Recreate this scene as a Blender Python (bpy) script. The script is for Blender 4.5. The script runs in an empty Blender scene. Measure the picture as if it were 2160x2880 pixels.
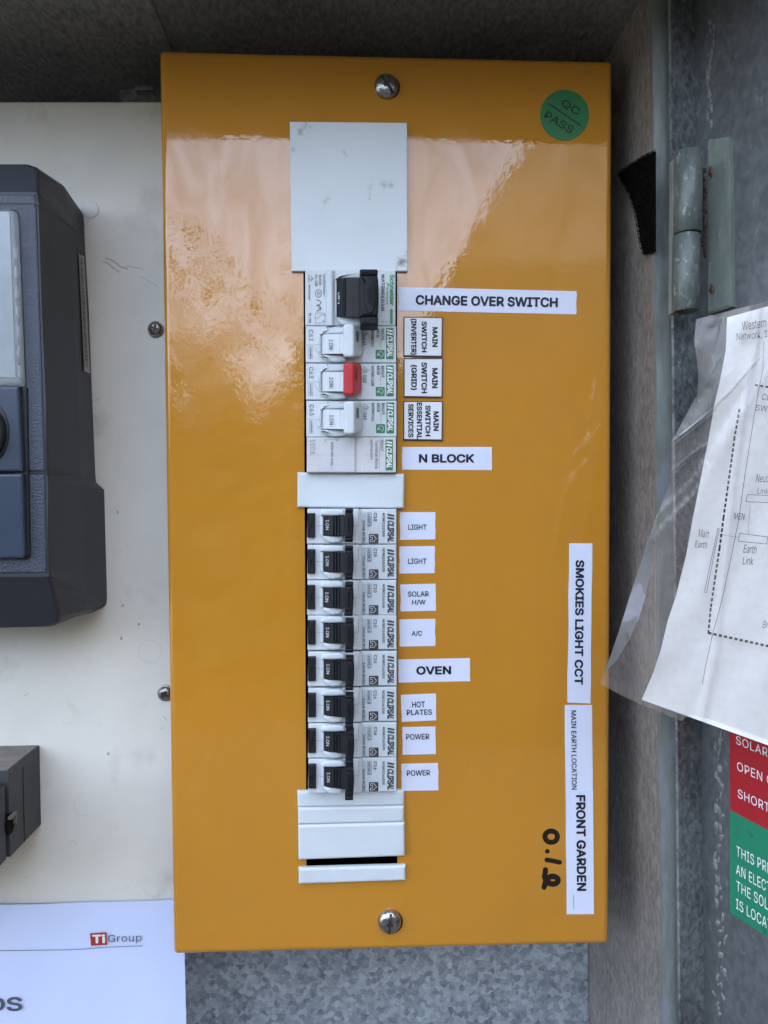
import bpy, bmesh, math, random, os
from mathutils import Vector, Matrix
from mathutils.geometry import tessellate_polygon
random.seed(7)
sc = bpy.context.scene
COL = sc.collection
R = math.radians

# ------------------------------------------------------------------ camera
K = 0.222 / 0.215
CAM = Vector((-0.0166223, -0.344657, 0.0102601)) * K
PITCH, YAW, ROLL = -0.0310242, -0.0381782, -0.0047391
F = 2000.0
rot = Matrix.Rotation(YAW, 3, 'Z') @ Matrix.Rotation(PITCH, 3, 'X')
cr = rot @ Vector((math.cos(ROLL), 0, math.sin(ROLL)))
cu = rot @ Vector((-math.sin(ROLL), 0, math.cos(ROLL)))
cf = rot @ Vector((0, 1, 0))
cd = bpy.data.cameras.new('camera'); cam = bpy.data.objects.new('camera', cd); COL.objects.link(cam)
m = Matrix((cr, cu, -cf)).transposed().to_4x4(); m.translation = CAM
cam.matrix_world = m
cd.sensor_fit = 'VERTICAL'; cd.sensor_height = 36; cd.lens = 36 * F / 2880
cd.clip_start = 0.01; cd.clip_end = 500
sc.camera = cam

# ------------------------------------------------------------------ light
SUN_EL, SUN_AZ = 48, 20          # sun stands behind the added wall, which keeps the cabinet in shade
w = bpy.data.worlds.new('World'); sc.world = w; w.use_nodes = True
nt = w.node_tree; bg = nt.nodes['Background']
sky = nt.nodes.new('ShaderNodeTexSky'); sky.sky_type = 'NISHITA'; sky.sun_disc = False
sky.sun_elevation = R(SUN_EL); sky.sun_rotation = R(SUN_AZ)
sky.air_density = 0.7; sky.dust_density = 6.0; sky.ozone_density = 1.0
hs = nt.nodes.new('ShaderNodeHueSaturation'); hs.inputs['Saturation'].default_value = .62      # thin high overcast whitens the blue
nt.links.new(sky.outputs[0], hs.inputs['Color']); nt.links.new(hs.outputs[0], bg.inputs[0]); bg.inputs[1].default_value = 0.15
sd = bpy.data.lights.new('sun', 'SUN'); sd.energy = 2.0; sd.angle = R(0.5); sd.color = (1, .95, .87)
so = bpy.data.objects.new('sun', sd); COL.objects.link(so)
sdir = Vector((math.sin(R(SUN_AZ)) * math.cos(R(SUN_EL)), math.cos(R(SUN_AZ)) * math.cos(R(SUN_EL)), math.sin(R(SUN_EL))))
so.rotation_euler = sdir.to_track_quat('Z', 'Y').to_euler()
so.location = (0, 3, 5)
vs = sc.view_settings
vs.view_transform = 'Standard'; vs.look = 'None'; vs.gamma = 1; vs.use_curve_mapping = False
vs.exposure = 3.85
sc.cycles.use_denoising = True
sc.cycles.max_bounces = 10; sc.cycles.transparent_max_bounces = 12

# ------------------------------------------------------------------ measuring: photo pixel -> point at a depth / on a plane
def ray(px, py):
    return (cf + cr * ((px - 1080) / F) + cu * ((1440 - py) / F))
def P(px, py, y=0.0):
    d = ray(px, py); return CAM + d * ((y - CAM.y) / d.y)
def PP(px, py, p0, n):
    d = ray(px, py); return CAM + d * ((p0 - CAM).dot(n) / d.dot(n))
def pxx(p):
    d = p - CAM; z = d.dot(cf); return 1080 + F * d.dot(cr) / z
class Pl:                                  # a plane one can draw on
    def __init__(s, p0, n): s.p0, s.n = p0, n.normalized()
    def __call__(s, px, py, lift=0.0): return PP(px, py, s.p0 + s.n * lift, s.n)
class Yp:
    def __init__(s, y): s.y = y
    def __call__(s, px, py, lift=0.0): return P(px, py, s.y - lift)

# ------------------------------------------------------------------ materials
def mat(name, col, rough=.5, metal=0., spec=.5, var=.0, vscale=40., bump=0., bscale=400., bdist=.0005, coat=0., crough=.05,
        spots=None, alpha=None, stretch=None):
    mt = bpy.data.materials.new(name); mt.use_nodes = True
    n = mt.node_tree.nodes; l = mt.node_tree.links; b = n['Principled BSDF']
    b.inputs['Base Color'].default_value = (*col, 1); b.inputs['Roughness'].default_value = rough
    b.inputs['Metallic'].default_value = metal; b.inputs['Specular IOR Level'].default_value = spec
    if coat: b.inputs['Coat Weight'].default_value = coat; b.inputs['Coat Roughness'].default_value = crough
    tc = n.new('ShaderNodeTexCoord'); vec = tc.outputs['Object']
    if stretch:
        mp = n.new('ShaderNodeMapping'); mp.inputs['Scale'].default_value = stretch
        l.new(vec, mp.inputs[0]); vec = mp.outputs[0]
    cur = None
    def mix(a, bcol, fac):
        mx = n.new('ShaderNodeMix'); mx.data_type = 'RGBA'
        if a is None: mx.inputs[6].default_value = (*col, 1)
        else: l.new(a, mx.inputs[6])
        mx.inputs[7].default_value = (*bcol, 1); l.new(fac, mx.inputs[0]); return mx.outputs[2]
    if var:
        nz = n.new('ShaderNodeTexNoise'); nz.inputs['Scale'].default_value = vscale; nz.inputs['Detail'].default_value = 6
        l.new(vec, nz.inputs['Vector'])
        rp = n.new('ShaderNodeValToRGB'); rp.color_ramp.elements[0].position = .35; rp.color_ramp.elements[1].position = .68
        l.new(nz.outputs[0], rp.inputs[0])
        cur = mix(cur, tuple(c * (1 - var) for c in col), rp.outputs[0])
    if spots:
        scol, ssc, lo, hi = spots
        nz = n.new('ShaderNodeTexNoise'); nz.inputs['Scale'].default_value = ssc; nz.inputs['Detail'].default_value = 8
        nz.inputs['Roughness'].default_value = .62
        l.new(vec, nz.inputs['Vector'])
        rp = n.new('ShaderNodeValToRGB'); rp.color_ramp.elements[0].position = lo; rp.color_ramp.elements[1].position = hi
        l.new(nz.outputs[0], rp.inputs[0]); cur = mix(cur, scol, rp.outputs[0])
    if cur: l.new(cur, b.inputs['Base Color'])
    if bump:
        nz = n.new('ShaderNodeTexNoise'); nz.inputs['Scale'].default_value = bscale; nz.inputs['Detail'].default_value = 3
        l.new(vec, nz.inputs['Vector'])
        bp = n.new('ShaderNodeBump'); bp.inputs['Strength'].default_value = bump; bp.inputs['Distance'].default_value = bdist
        l.new(nz.outputs[0], bp.inputs['Height']); l.new(bp.outputs[0], b.inputs['Normal'])
        if coat: l.new(bp.outputs[0], b.inputs['Coat Normal'])
    if alpha is not None: b.inputs['Alpha'].default_value = alpha
    return mt

def galv(name, c0, c1, scale=180., rough=.42, metal=.75, stretch=None, white=None, rust=None, bump=.15):
    mt = bpy.data.materials.new(name); mt.use_nodes = True
    n = mt.node_tree.nodes; l = mt.node_tree.links; b = n['Principled BSDF']
    tc = n.new('ShaderNodeTexCoord'); vec = tc.outputs['Object']
    mp = n.new('ShaderNodeMapping'); mp.inputs['Scale'].default_value = stretch or (1, 1, 1)
    l.new(vec, mp.inputs[0])
    wn = n.new('ShaderNodeTexNoise'); wn.inputs['Scale'].default_value = scale * .9; wn.inputs['Detail'].default_value = 4
    l.new(mp.outputs[0], wn.inputs['Vector'])
    ad = n.new('ShaderNodeVectorMath'); ad.operation = 'SCALE'; ad.inputs['Scale'].default_value = 1.1 / scale
    l.new(wn.outputs[1], ad.inputs[0])
    a2 = n.new('ShaderNodeVectorMath'); a2.operation = 'ADD'; l.new(mp.outputs[0], a2.inputs[0]); l.new(ad.outputs[0], a2.inputs[1])
    vo = n.new('ShaderNodeTexVoronoi'); vo.inputs['Scale'].default_value = scale; l.new(a2.outputs[0], vo.inputs['Vector'])
    vo2 = n.new('ShaderNodeTexVoronoi'); vo2.inputs['Scale'].default_value = scale * 2.3; vo2.feature = 'SMOOTH_F1'; l.new(a2.outputs[0], vo2.inputs['Vector'])
    vm = n.new('ShaderNodeMix'); vm.data_type = 'RGBA'; vm.inputs[0].default_value = .32; vo.feature = 'SMOOTH_F1'; vo.inputs['Smoothness'].default_value = .18
    l.new(vo.outputs['Color'], vm.inputs[6]); l.new(vo2.outputs['Color'], vm.inputs[7])
    sp = n.new('ShaderNodeSeparateColor'); l.new(vm.outputs[2], sp.inputs[0])
    big = n.new('ShaderNodeTexNoise'); big.inputs['Scale'].default_value = 25; big.inputs['Detail'].default_value = 6
    l.new(mp.outputs[0], big.inputs['Vector'])
    av = n.new('ShaderNodeMath'); av.operation = 'MULTIPLY_ADD'; av.inputs[1].default_value = .55
    l.new(sp.outputs[0], av.inputs[0])
    bm_ = n.new('ShaderNodeMath'); bm_.operation = 'MULTIPLY'; bm_.inputs[1].default_value = .5; l.new(big.outputs[0], bm_.inputs[0])
    l.new(bm_.outputs[0], av.inputs[2])
    rp = n.new('ShaderNodeValToRGB'); rp.color_ramp.elements[0].color = (*c0, 1); rp.color_ramp.elements[1].color = (*c1, 1)
    rp.color_ramp.elements[0].position = .15; rp.color_ramp.elements[1].position = .85
    l.new(av.outputs[0], rp.inputs[0]); cur = rp.outputs[0]
    def over(cur, fac, c):
        mx = n.new('ShaderNodeMix'); mx.data_type = 'RGBA'; l.new(cur, mx.inputs[6]); mx.inputs[7].default_value = (*c, 1)
        l.new(fac, mx.inputs[0]); return mx.outputs[2]
    if white:                              # chalky white-rust flecks or paint left on the zinc
        wc, wsc, lo, hi, st = white
        m2 = n.new('ShaderNodeMapping'); m2.inputs['Scale'].default_value = st; l.new(vec, m2.inputs[0])
        z = n.new('ShaderNodeTexNoise'); z.inputs['Scale'].default_value = wsc; z.inputs['Detail'].default_value = 5; l.new(m2.outputs[0], z.inputs['Vector'])
        r2 = n.new('ShaderNodeValToRGB'); r2.color_ramp.elements[0].position = lo; r2.color_ramp.elements[1].position = hi
        l.new(z.outputs[0], r2.inputs[0]); cur = over(cur, r2.outputs[0], wc)
    if rust:
        wc, wsc, lo, hi = rust
        z = n.new('ShaderNodeTexNoise'); z.inputs['Scale'].default_value = wsc; z.inputs['Detail'].default_value = 7; l.new(vec, z.inputs['Vector'])
        r2 = n.new('ShaderNodeValToRGB'); r2.color_ramp.elements[0].position = lo; r2.color_ramp.elements[1].position = hi
        l.new(z.outputs[0], r2.inputs[0]); cur = over(cur, r2.outputs[0], wc)
    l.new(cur, b.inputs['Base Color'])
    b.inputs['Metallic'].default_value = metal
    rr = n.new('ShaderNodeMapRange'); rr.inputs[3].default_value = rough - .1; rr.inputs[4].default_value = rough + .15
    l.new(sp.outputs[1], rr.inputs[0]); l.new(rr.outputs[0], b.inputs['Roughness'])
    bp = n.new('ShaderNodeBump'); bp.inputs['Strength'].default_value = bump; bp.inputs['Distance'].default_value = .0006
    l.new(wn.outputs[0], bp.inputs['Height']); l.new(bp.outputs[0], b.inputs['Normal'])
    return mt

def panel_mat():
    mt = mat('orange_enamel', (.50, .218, .019), .22, 0, .05, var=.05, vscale=25)
    n = mt.node_tree.nodes; l = mt.node_tree.links; b = n['Principled BSDF']
    tc = n.new('ShaderNodeTexCoord')
    a = n.new('ShaderNodeTexNoise'); a.inputs['Scale'].default_value = 330; a.inputs['Detail'].default_value = 2; l.new(tc.outputs['Object'], a.inputs['Vector'])
    c = n.new('ShaderNodeTexNoise'); c.inputs['Scale'].default_value = 26; c.inputs['Detail'].default_value = 2; l.new(tc.outputs['Object'], c.inputs['Vector'])
    b1 = n.new('ShaderNodeBump'); b1.inputs['Strength'].default_value = .10; b1.inputs['Distance'].default_value = .00028; l.new(a.outputs[0], b1.inputs['Height'])
    b2 = n.new('ShaderNodeBump'); b2.inputs['Strength'].default_value = .5; b2.inputs['Distance'].default_value = .0006; l.new(c.outputs[0], b2.inputs['Height'])
    l.new(b1.outputs[0], b2.inputs['Normal']); l.new(b2.outputs[0], b.inputs['Normal']); l.new(b2.outputs[0], b.inputs['Coat Normal'])
    # greasy hand smears: the gloss varies
    s = n.new('ShaderNodeTexNoise'); s.inputs['Scale'].default_value = 22; s.inputs['Detail'].default_value = 7; s.inputs['Distortion'].default_value = 1.2
    l.new(tc.outputs['Object'], s.inputs['Vector'])
    mr = n.new('ShaderNodeMapRange'); mr.inputs[1].default_value = .4; mr.inputs[2].default_value = .65; mr.inputs[3].default_value = .015; mr.inputs[4].default_value = .09
    l.new(s.outputs[0], mr.inputs[0]); l.new(mr.outputs[0], b.inputs['Coat Roughness'])
    mp = n.new('ShaderNodeMapping'); mp.inputs['Scale'].default_value = (1, 1, .45); l.new(tc.outputs['Object'], mp.inputs[0])
    s2 = n.new('ShaderNodeTexNoise'); s2.inputs['Scale'].default_value = 38; s2.inputs['Detail'].default_value = 5; s2.inputs['Distortion'].default_value = 1.6; l.new(mp.outputs[0], s2.inputs['Vector'])
    m3 = n.new('ShaderNodeMapRange'); m3.inputs[1].default_value = .36; m3.inputs[2].default_value = .6; m3.inputs[3].default_value = .66; m3.inputs[4].default_value = 1
    l.new(s2.outputs[0], m3.inputs[0]); l.new(m3.outputs[0], b.inputs['Coat Weight']); b.inputs['Coat IOR'].default_value = 1.68
    b.inputs['Roughness'].default_value = .4
    return mt

M = {}
M['orange'] = panel_mat()
M['white_plastic'] = mat('white_plastic', (.60, .66, .68), .42, spec=.4, var=.06, vscale=120, bump=.06, bscale=2500, bdist=.0002)
M['white_dirty'] = mat('white_plastic_soiled', (.60, .66, .68), .5, spec=.35, var=.05, vscale=60, spots=((.42, .33, .22), 55, .58, .76), bump=.08, bscale=1200, bdist=.0002)
M['white_scuffed'] = mat('white_sheet_scuffed', (.66, .72, .74), .5, spec=.35, var=.06, vscale=30, spots=((.24, .21, .18), 62, .60, .73), bump=.05, bscale=900, bdist=.0002)
M['grey_white'] = mat('pale_grey_plastic', (.60, .61, .62), .5, spec=.35, var=.08, vscale=150, spots=((.33, .33, .34), 260, .66, .76))
M['black_plastic'] = mat('black_plastic', (.012, .0135, .016), .5, spec=.3, var=.2, vscale=200, bump=.1, bscale=1500, bdist=.0002)
M['black_rubber'] = mat('black_handle_plastic', (.010, .011, .014), .55, spec=.25, bump=.15, bscale=1800, bdist=.0002)
M['red_plastic'] = mat('red_plastic', (.50, .016, .020), .38, spec=.45, var=.12, vscale=150)
M['green_flag'] = mat('green_flag', (.012, .13, .05), .4)
M['paper'] = mat('label_tape', (.66, .70, .82), .45, spec=.35, var=.03, vscale=90)
M['engraved'] = mat('engraved_laminate', (.72, .75, .79), .35, spec=.45, var=.04, vscale=100)
M['black'] = mat('black_ink', (.014, .016, .022), .5, spec=.3)
M['core'] = mat('black_laminate_core', (.012, .013, .015), .4)
M['grey_ink'] = mat('grey_ink', (.045, .048, .055), .5)
M['pale_ink'] = mat('pale_grey_ink', (.24, .245, .25), .5)
M['white_ink'] = mat('white_ink', (.75, .76, .76), .5)
M['green_ink'] = mat('green_ink', (.018, .20, .085), .5, var=.08)
M['bright_green'] = mat('bright_green_ink', (.035, .29, .09), .5)
M['qc_green'] = mat('green_sticker', (.016, .165, .048), .5, var=.05)
M['qc_ink'] = mat('dark_green_ink', (.004, .022, .008), .5)
M['screw'] = mat('zinc_screw', (.48, .49, .49), .24, 1, var=.4, vscale=350, bump=.3, bscale=900, bdist=.0004)
M['bronze_screw'] = mat('dark_nickel_screw', (.34, .32, .28), .38, 1, var=.4, vscale=300, bump=.1, bscale=900)
M['board'] = mat('painted_board', (.69, .685, .62), .55, spec=.4, var=.10, vscale=22, spots=((.50, .48, .43), 34, .56, .80), bump=.06, bscale=140, bdist=.0005)
M['board_cap'] = mat('board_cap', (.62, .62, .60), .5)
M['scuff'] = mat('scuff', (.43, .43, .43), .6)
M['meter'] = mat('meter_plastic', (.030, .034, .043), .50, spec=.45, var=.10, vscale=300, bump=.25, bscale=2600, bdist=.0003)
M['meter_leather'] = mat('meter_grained_plastic', (.036, .047, .070), .40, spec=.5, bump=.5, bscale=1300, bdist=.0008)
M['meter_smooth'] = mat('meter_smooth_plastic', (.032, .048, .078), .28, spec=.5, var=.08, vscale=60)
M['meter_dark'] = mat('meter_dark_gap', (.010, .011, .013), .4)
M['meter_plate'] = mat('meter_face_plate', (.24, .28, .30), .30, .3, var=.3, vscale=40)
M['clear'] = mat('clear_plastic', (.45, .50, .52), .05, spec=.6, alpha=.25, bump=.2, bscale=60, bdist=.002)
M['sticker_silver'] = mat('barcode_sticker', (.36, .37, .38), .4)
M['fuse'] = mat('fuse_plastic', (.045, .048, .053), .55, spec=.4, var=.15, vscale=150, bump=.15, bscale=1200, bdist=.0003)
M['fuse_dust'] = mat('fuse_plastic_dusty', (.19, .17, .15), .75, spec=.25, var=.3, vscale=120)
M['hole'] = mat('unlit_hole', (.004, .004, .004), .9, spec=.1)
M['doc'] = mat('office_paper', (.58, .67, .90), .6, spec=.3, var=.03, vscale=18, bump=.25, bscale=16, bdist=.004)
M['doc_worn'] = mat('creased_paper', (.88, .90, .90), .6, spec=.3, var=.05, vscale=30, spots=((.58, .57, .52), 60, .74, .90), bump=.3, bscale=40, bdist=.0025)
M['brick_red'] = mat('red_logo_ink', (.36, .03, .025), .5)
M['slate_ink'] = mat('slate_ink', (.07, .085, .11), .5)
M['velcro'] = mat('hook_tape', (.003, .003, .003), .9, spec=.1, bump=1, bscale=900, bdist=.001)
M['sign_red'] = mat('red_engraved_sign', (.36, .012, .02), .3, spec=.5, var=.08, vscale=60)
M['sign_green'] = mat('green_engraved_sign', (.012, .20, .105), .3, spec=.5, var=.06, vscale=60, spots=((.01, .08, .05), 160, .62, .72))
def zinc(name, col, lo, hi, sc_, rough, metal, stretch=(1, 1, 1), fleck=None, bump=.2):
    # weathered zinc: soft mottling in several sizes, with paler flecks
    mt = bpy.data.materials.new(name); mt.use_nodes = True
    n = mt.node_tree.nodes; l = mt.node_tree.links; b = n['Principled BSDF']
    tc = n.new('ShaderNodeTexCoord'); mp = n.new('ShaderNodeMapping'); mp.inputs['Scale'].default_value = stretch; l.new(tc.outputs['Object'], mp.inputs[0])
    a = n.new('ShaderNodeTexNoise'); a.inputs['Scale'].default_value = sc_; a.inputs['Detail'].default_value = 5; a.inputs['Roughness'].default_value = .62; a.inputs['Distortion'].default_value = .6
    c = n.new('ShaderNodeTexNoise'); c.inputs['Scale'].default_value = 22; c.inputs['Detail'].default_value = 4
    l.new(mp.outputs[0], a.inputs[0]); l.new(tc.outputs['Object'], c.inputs[0])
    mm = n.new('ShaderNodeMath'); mm.operation = 'MULTIPLY_ADD'; mm.inputs[1].default_value = .45; mm.inputs[2].default_value = -.22; l.new(c.outputs[0], mm.inputs[0])
    ad = n.new('ShaderNodeMath'); ad.operation = 'ADD'; l.new(a.outputs[0], ad.inputs[0]); l.new(mm.outputs[0], ad.inputs[1])
    rp = n.new('ShaderNodeValToRGB'); e = rp.color_ramp.elements; e[0].position = .33; e[1].position = .68
    e[0].color = (*[v * lo for v in col], 1); e[1].color = (*[v * hi for v in col], 1); l.new(ad.outputs[0], rp.inputs[0]); cur = rp.outputs[0]
    if fleck:
        fc, fs, f0, f1, st = fleck
        m2 = n.new('ShaderNodeMapping'); m2.inputs['Scale'].default_value = st; l.new(tc.outputs['Object'], m2.inputs[0])
        z = n.new('ShaderNodeTexNoise'); z.inputs['Scale'].default_value = fs; z.inputs['Detail'].default_value = 3; l.new(m2.outputs[0], z.inputs[0])
        r2 = n.new('ShaderNodeValToRGB'); r2.color_ramp.elements[0].position = f0; r2.color_ramp.elements[1].position = f1; l.new(z.outputs[0], r2.inputs[0])
        mx = n.new('ShaderNodeMix'); mx.data_type = 'RGBA'; l.new(r2.outputs[0], mx.inputs[0]); l.new(cur, mx.inputs[6]); mx.inputs[7].default_value = (*fc, 1); cur = mx.outputs[2]
    l.new(cur, b.inputs['Base Color']); b.inputs['Metallic'].default_value = metal
    rr_ = n.new('ShaderNodeMapRange'); rr_.inputs[3].default_value = rough + .12; rr_.inputs[4].default_value = rough - .08; l.new(a.outputs[0], rr_.inputs[0]); l.new(rr_.outputs[0], b.inputs['Roughness'])
    bp = n.new('ShaderNodeBump'); bp.inputs['Strength'].default_value = bump; bp.inputs['Distance'].default_value = .0006; l.new(a.outputs[0], bp.inputs['Height']); l.new(bp.outputs[0], b.inputs['Normal'])
    return mt
M['galv_back'] = galv('galvanised_back', (.085, .10, .115), (.52, .57, .60), 300, .38, .4, (1, 1, 1), bump=.3)
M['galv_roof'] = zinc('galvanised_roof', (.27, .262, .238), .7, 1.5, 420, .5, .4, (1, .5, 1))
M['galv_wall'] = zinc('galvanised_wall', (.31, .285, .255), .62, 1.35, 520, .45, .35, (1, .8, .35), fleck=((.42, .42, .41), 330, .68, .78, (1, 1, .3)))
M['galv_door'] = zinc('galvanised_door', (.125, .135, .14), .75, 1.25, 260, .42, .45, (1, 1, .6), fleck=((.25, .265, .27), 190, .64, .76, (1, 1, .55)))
M['galv_flange'] = zinc('galvanised_flange', (.175, .19, .195), .45, 1.5, 330, .40, .4, (1, 1, .8), fleck=((.33, .35, .36), 210, .66, .74, (1, 1, .8)), bump=.35)
M['lip'] = zinc('weathered_green_paint', (.19, .215, .195), .8, 1.15, 300, .5, .1, (1, 1, .2), fleck=((.22, .235, .25), 60, .50, .60, (1, 1, .5)))
M['hinge'] = zinc('hinge_paint', (.10, .122, .108), .7, 1.2, 340, .38, .15, (1, 1, .35), fleck=((.24, .24, .235), 420, .60, .68, (1, 1, .6)), bump=.6)
M['hinge_leaf'] = zinc('hinge_leaf_paint', (.175, .21, .18), .8, 1.15, 300, .42, .1, (1, 1, .25), fleck=((.30, .32, .30), 300, .66, .72, (1, 1, .4)), bump=.4)
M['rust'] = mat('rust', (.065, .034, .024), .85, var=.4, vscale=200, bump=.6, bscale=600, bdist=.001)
M['rust_stain'] = mat('rust_stain', (.13, .075, .05), .7, var=.4, vscale=200)
M['putty'] = mat('old_sealant', (.40, .33, .22), .8, var=.3, vscale=300)
M['zinc_spots'] = mat('white_rust', (.235, .245, .235), .7, spec=.3, var=.35, vscale=500, bump=.6, bscale=900, bdist=.0008)
M['wall_brick'] = mat('render_wall', (.42, .36, .30), .85, var=.2, vscale=4)
M['ground'] = mat('concrete_ground', (.075, .07, .062), .9, var=.25, vscale=3)
M['fence'] = mat('fence_sheet', (.07, .065, .06), .6, var=.2, vscale=3)
M['leaf'] = mat('hedge_leaf', (.05, .06, .03), .6, var=.4, vscale=9)

def film_mat(nm, dcol, f0, f1, gr=.12):
    mt = bpy.data.materials.new(nm); mt.use_nodes = True
    n = mt.node_tree.nodes; l = mt.node_tree.links; out = n['Material Output']; n.remove(n['Principled BSDF'])
    tr = n.new('ShaderNodeBsdfTransparent'); tr.inputs[0].default_value = (.93, .92, .90, 1)
    di = n.new('ShaderNodeBsdfDiffuse'); di.inputs[0].default_value = (*dcol, 1)
    gl = n.new('ShaderNodeBsdfGlossy'); gl.inputs['Roughness'].default_value = gr
    tc = n.new('ShaderNodeTexCoord')
    z = n.new('ShaderNodeTexNoise'); z.inputs['Scale'].default_value = 260; z.inputs['Detail'].default_value = 5; l.new(tc.outputs['Object'], z.inputs['Vector'])
    mr = n.new('ShaderNodeMapRange'); mr.inputs[1].default_value = .45; mr.inputs[2].default_value = .75; mr.inputs[3].default_value = f0; mr.inputs[4].default_value = f1
    l.new(z.outputs[0], mr.inputs[0])
    b1 = n.new('ShaderNodeBump'); b1.inputs['Strength'].default_value = .35; b1.inputs['Distance'].default_value = .003
    z2 = n.new('ShaderNodeTexNoise'); z2.inputs['Scale'].default_value = 55; l.new(tc.outputs['Object'], z2.inputs['Vector']); l.new(z2.outputs[0], b1.inputs['Height'])
    l.new(b1.outputs[0], gl.inputs['Normal'])
    m1 = n.new('ShaderNodeMixShader'); l.new(mr.outputs[0], m1.inputs[0]); l.new(tr.outputs[0], m1.inputs[1]); l.new(di.outputs[0], m1.inputs[2])
    fr = n.new('ShaderNodeFresnel'); fr.inputs[0].default_value = 1.5; l.new(b1.outputs[0], fr.inputs['Normal'])
    m2 = n.new('ShaderNodeMixShader'); l.new(fr.outputs[0], m2.inputs[0]); l.new(m1.outputs[0], m2.inputs[1]); l.new(gl.outputs[0], m2.inputs[2])
    l.new(m2.outputs[0], out.inputs[0]); return mt
M['film'] = film_mat('clear_sleeve_film', (.46, .41, .37), .17, .25)
M['film_crease'] = film_mat('sleeve_crease', (.6, .6, .6), .10, .35)
M['film_sky_sheen'] = film_mat('sleeve_sky_sheen', (.60, .61, .68), .62, .80, .5)  # pale diffuse colour paints the sky reflection into the film

# ------------------------------------------------------------------ object helpers
def tag(o, label, cat, group=None, kind=None):
    if label: o['label'] = label
    if cat: o['category'] = cat
    if group: o['group'] = group
    if kind: o['kind'] = kind
    return o
def thing(name, label, cat, loc, group=None):
    o = bpy.data.objects.new(name, None); COL.objects.link(o); o.location = loc; o.empty_display_size = .01
    return tag(o, label, cat, group)
def origin(o):
    v = Vector((0, 0, 0))
    while o: v += o.location; o = o.parent
    return v
def build(name, bm, mt, parent=None, loc=None, base=None, label=None):
    """links bm (world coordinates) as one mesh object; base = world origin the parent stood at while measuring"""
    org = loc if loc is not None else (base if base is not None else (origin(parent) if parent else Vector((0, 0, 0))))
    for v in bm.verts: v.co -= org
    bmesh.ops.recalc_face_normals(bm, faces=bm.faces)
    me = bpy.data.meshes.new(name); bm.to_mesh(me); bm.free()
    for mm in (mt if isinstance(mt, (list, tuple)) else [mt]): me.materials.append(mm)
    o = bpy.data.objects.new(name, me); COL.objects.link(o)
    if parent: o.parent = parent; o.location = org - origin(parent) if base is None else (0, 0, 0)
    else: o.location = org
    if label: o['label'] = label
    return o
def dup(root, loc, label):
    r = root.copy(); COL.objects.link(r); r.location = loc; r['label'] = label
    for ch in root.children:
        c = ch.copy(); COL.objects.link(c); c.parent = r
        for g in ch.children:
            d = g.copy(); COL.objects.link(d); d.parent = c
    return r
def Bm(): return bmesh.new()

def rr(x0, y0, x1, y1, r=0, n=5):
    if not r: return [(x0, y0), (x1, y0), (x1, y1), (x0, y1)]
    o = []
    for cx, cy, a in ((x1 - r, y0 + r, -90), (x1 - r, y1 - r, 0), (x0 + r, y1 - r, 90), (x0 + r, y0 + r, 180)):
        for i in range(n + 1):
            t = R(a + 90 * i / n); o.append((cx + r * math.cos(t), cy + r * math.sin(t)))
    return o
def ell(cx, cy, rx, ry=None, n=32, a0=0, a1=360):
    ry = ry or rx; full = abs(a1 - a0) >= 360
    return [(cx + rx * math.cos(R(a0 + (a1 - a0) * i / (n if full else n - 1))), cy + ry * math.sin(R(a0 + (a1 - a0) * i / (n if full else n - 1)))) for i in range(n)]
def rings(bm, rl, cap0=True, cap1=True, smooth=False):
    vs_ = [[bm.verts.new(p) for p in r] for r in rl]; n = len(rl[0])
    for a, b in zip(vs_, vs_[1:]):
        for i in range(n):
            f = bm.faces.new((a[i], a[(i + 1) % n], b[(i + 1) % n], b[i])); f.smooth = smooth
    if cap0: bm.faces.new(vs_[0])
    if cap1: bm.faces.new(vs_[-1])
    return bm
def inset(poly, d):
    n = len(poly); o = []
    ar = sum(poly[i][0] * poly[(i + 1) % n][1] - poly[(i + 1) % n][0] * poly[i][1] for i in range(n))
    s = 1 if ar > 0 else -1
    for i in range(n):
        a = Vector(poly[i - 1]); b = Vector(poly[i]); c = Vector(poly[(i + 1) % n])
        e1 = (b - a); e2 = (c - b)
        if e1.length < 1e-9: e1 = e2
        if e2.length < 1e-9: e2 = e1
        e1.normalize(); e2.normalize()
        n1 = Vector((-e1.y, e1.x)) * s; n2 = Vector((-e2.y, e2.x)) * s
        k = n1 + n2; q = k.length_squared
        k = k * (2 / q) if q > .3 else n1
        o.append(tuple(b + k * d))
    return o
def prism(bm, poly, yf, yb, bev=0., seg=2):
    """px outline seen at depth yf, pulled straight back to yb; bev in metres rounds the front rim"""
    pf = [P(x, y, yf) for x, y in poly]
    if bev:
        q = [(v.x, v.z) for v in pf]; rl = []
        for i in range(seg + 1):
            t = math.pi / 2 * i / seg
            z = inset(q, bev * (1 - math.sin(t)))
            rl.append([Vector((a, yf + bev * (1 - math.cos(t)), b)) for a, b in z])
        rl.append([Vector((v.x, yb, v.z)) for v in pf])
    else:
        rl = [pf, [Vector((v.x, yb, v.z)) for v in pf]]
    return rings(bm, rl, True, True)
def loft(bm, pa, ya, pb, yb, bev=0.):
    A = [P(x, y, ya) for x, y in pa]; B = [P(x, y, yb) for x, y in pb]
    if bev:
        q = [(v.x, v.z) for v in A]
        rl = []
        for i in range(4):
            t = math.pi / 2 * i / 3
            rl.append([Vector((a, ya + bev * (1 - math.cos(t)), b)) for a, b in inset(q, bev * (1 - math.sin(t)))])
        rl.append(B)
    else: rl = [A, B]
    return rings(bm, rl)
def flat(bm, poly, pl, lift=0.):
    bm.faces.new([bm.verts.new(pl(x, y, lift)) for x, y in poly]); return bm
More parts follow.
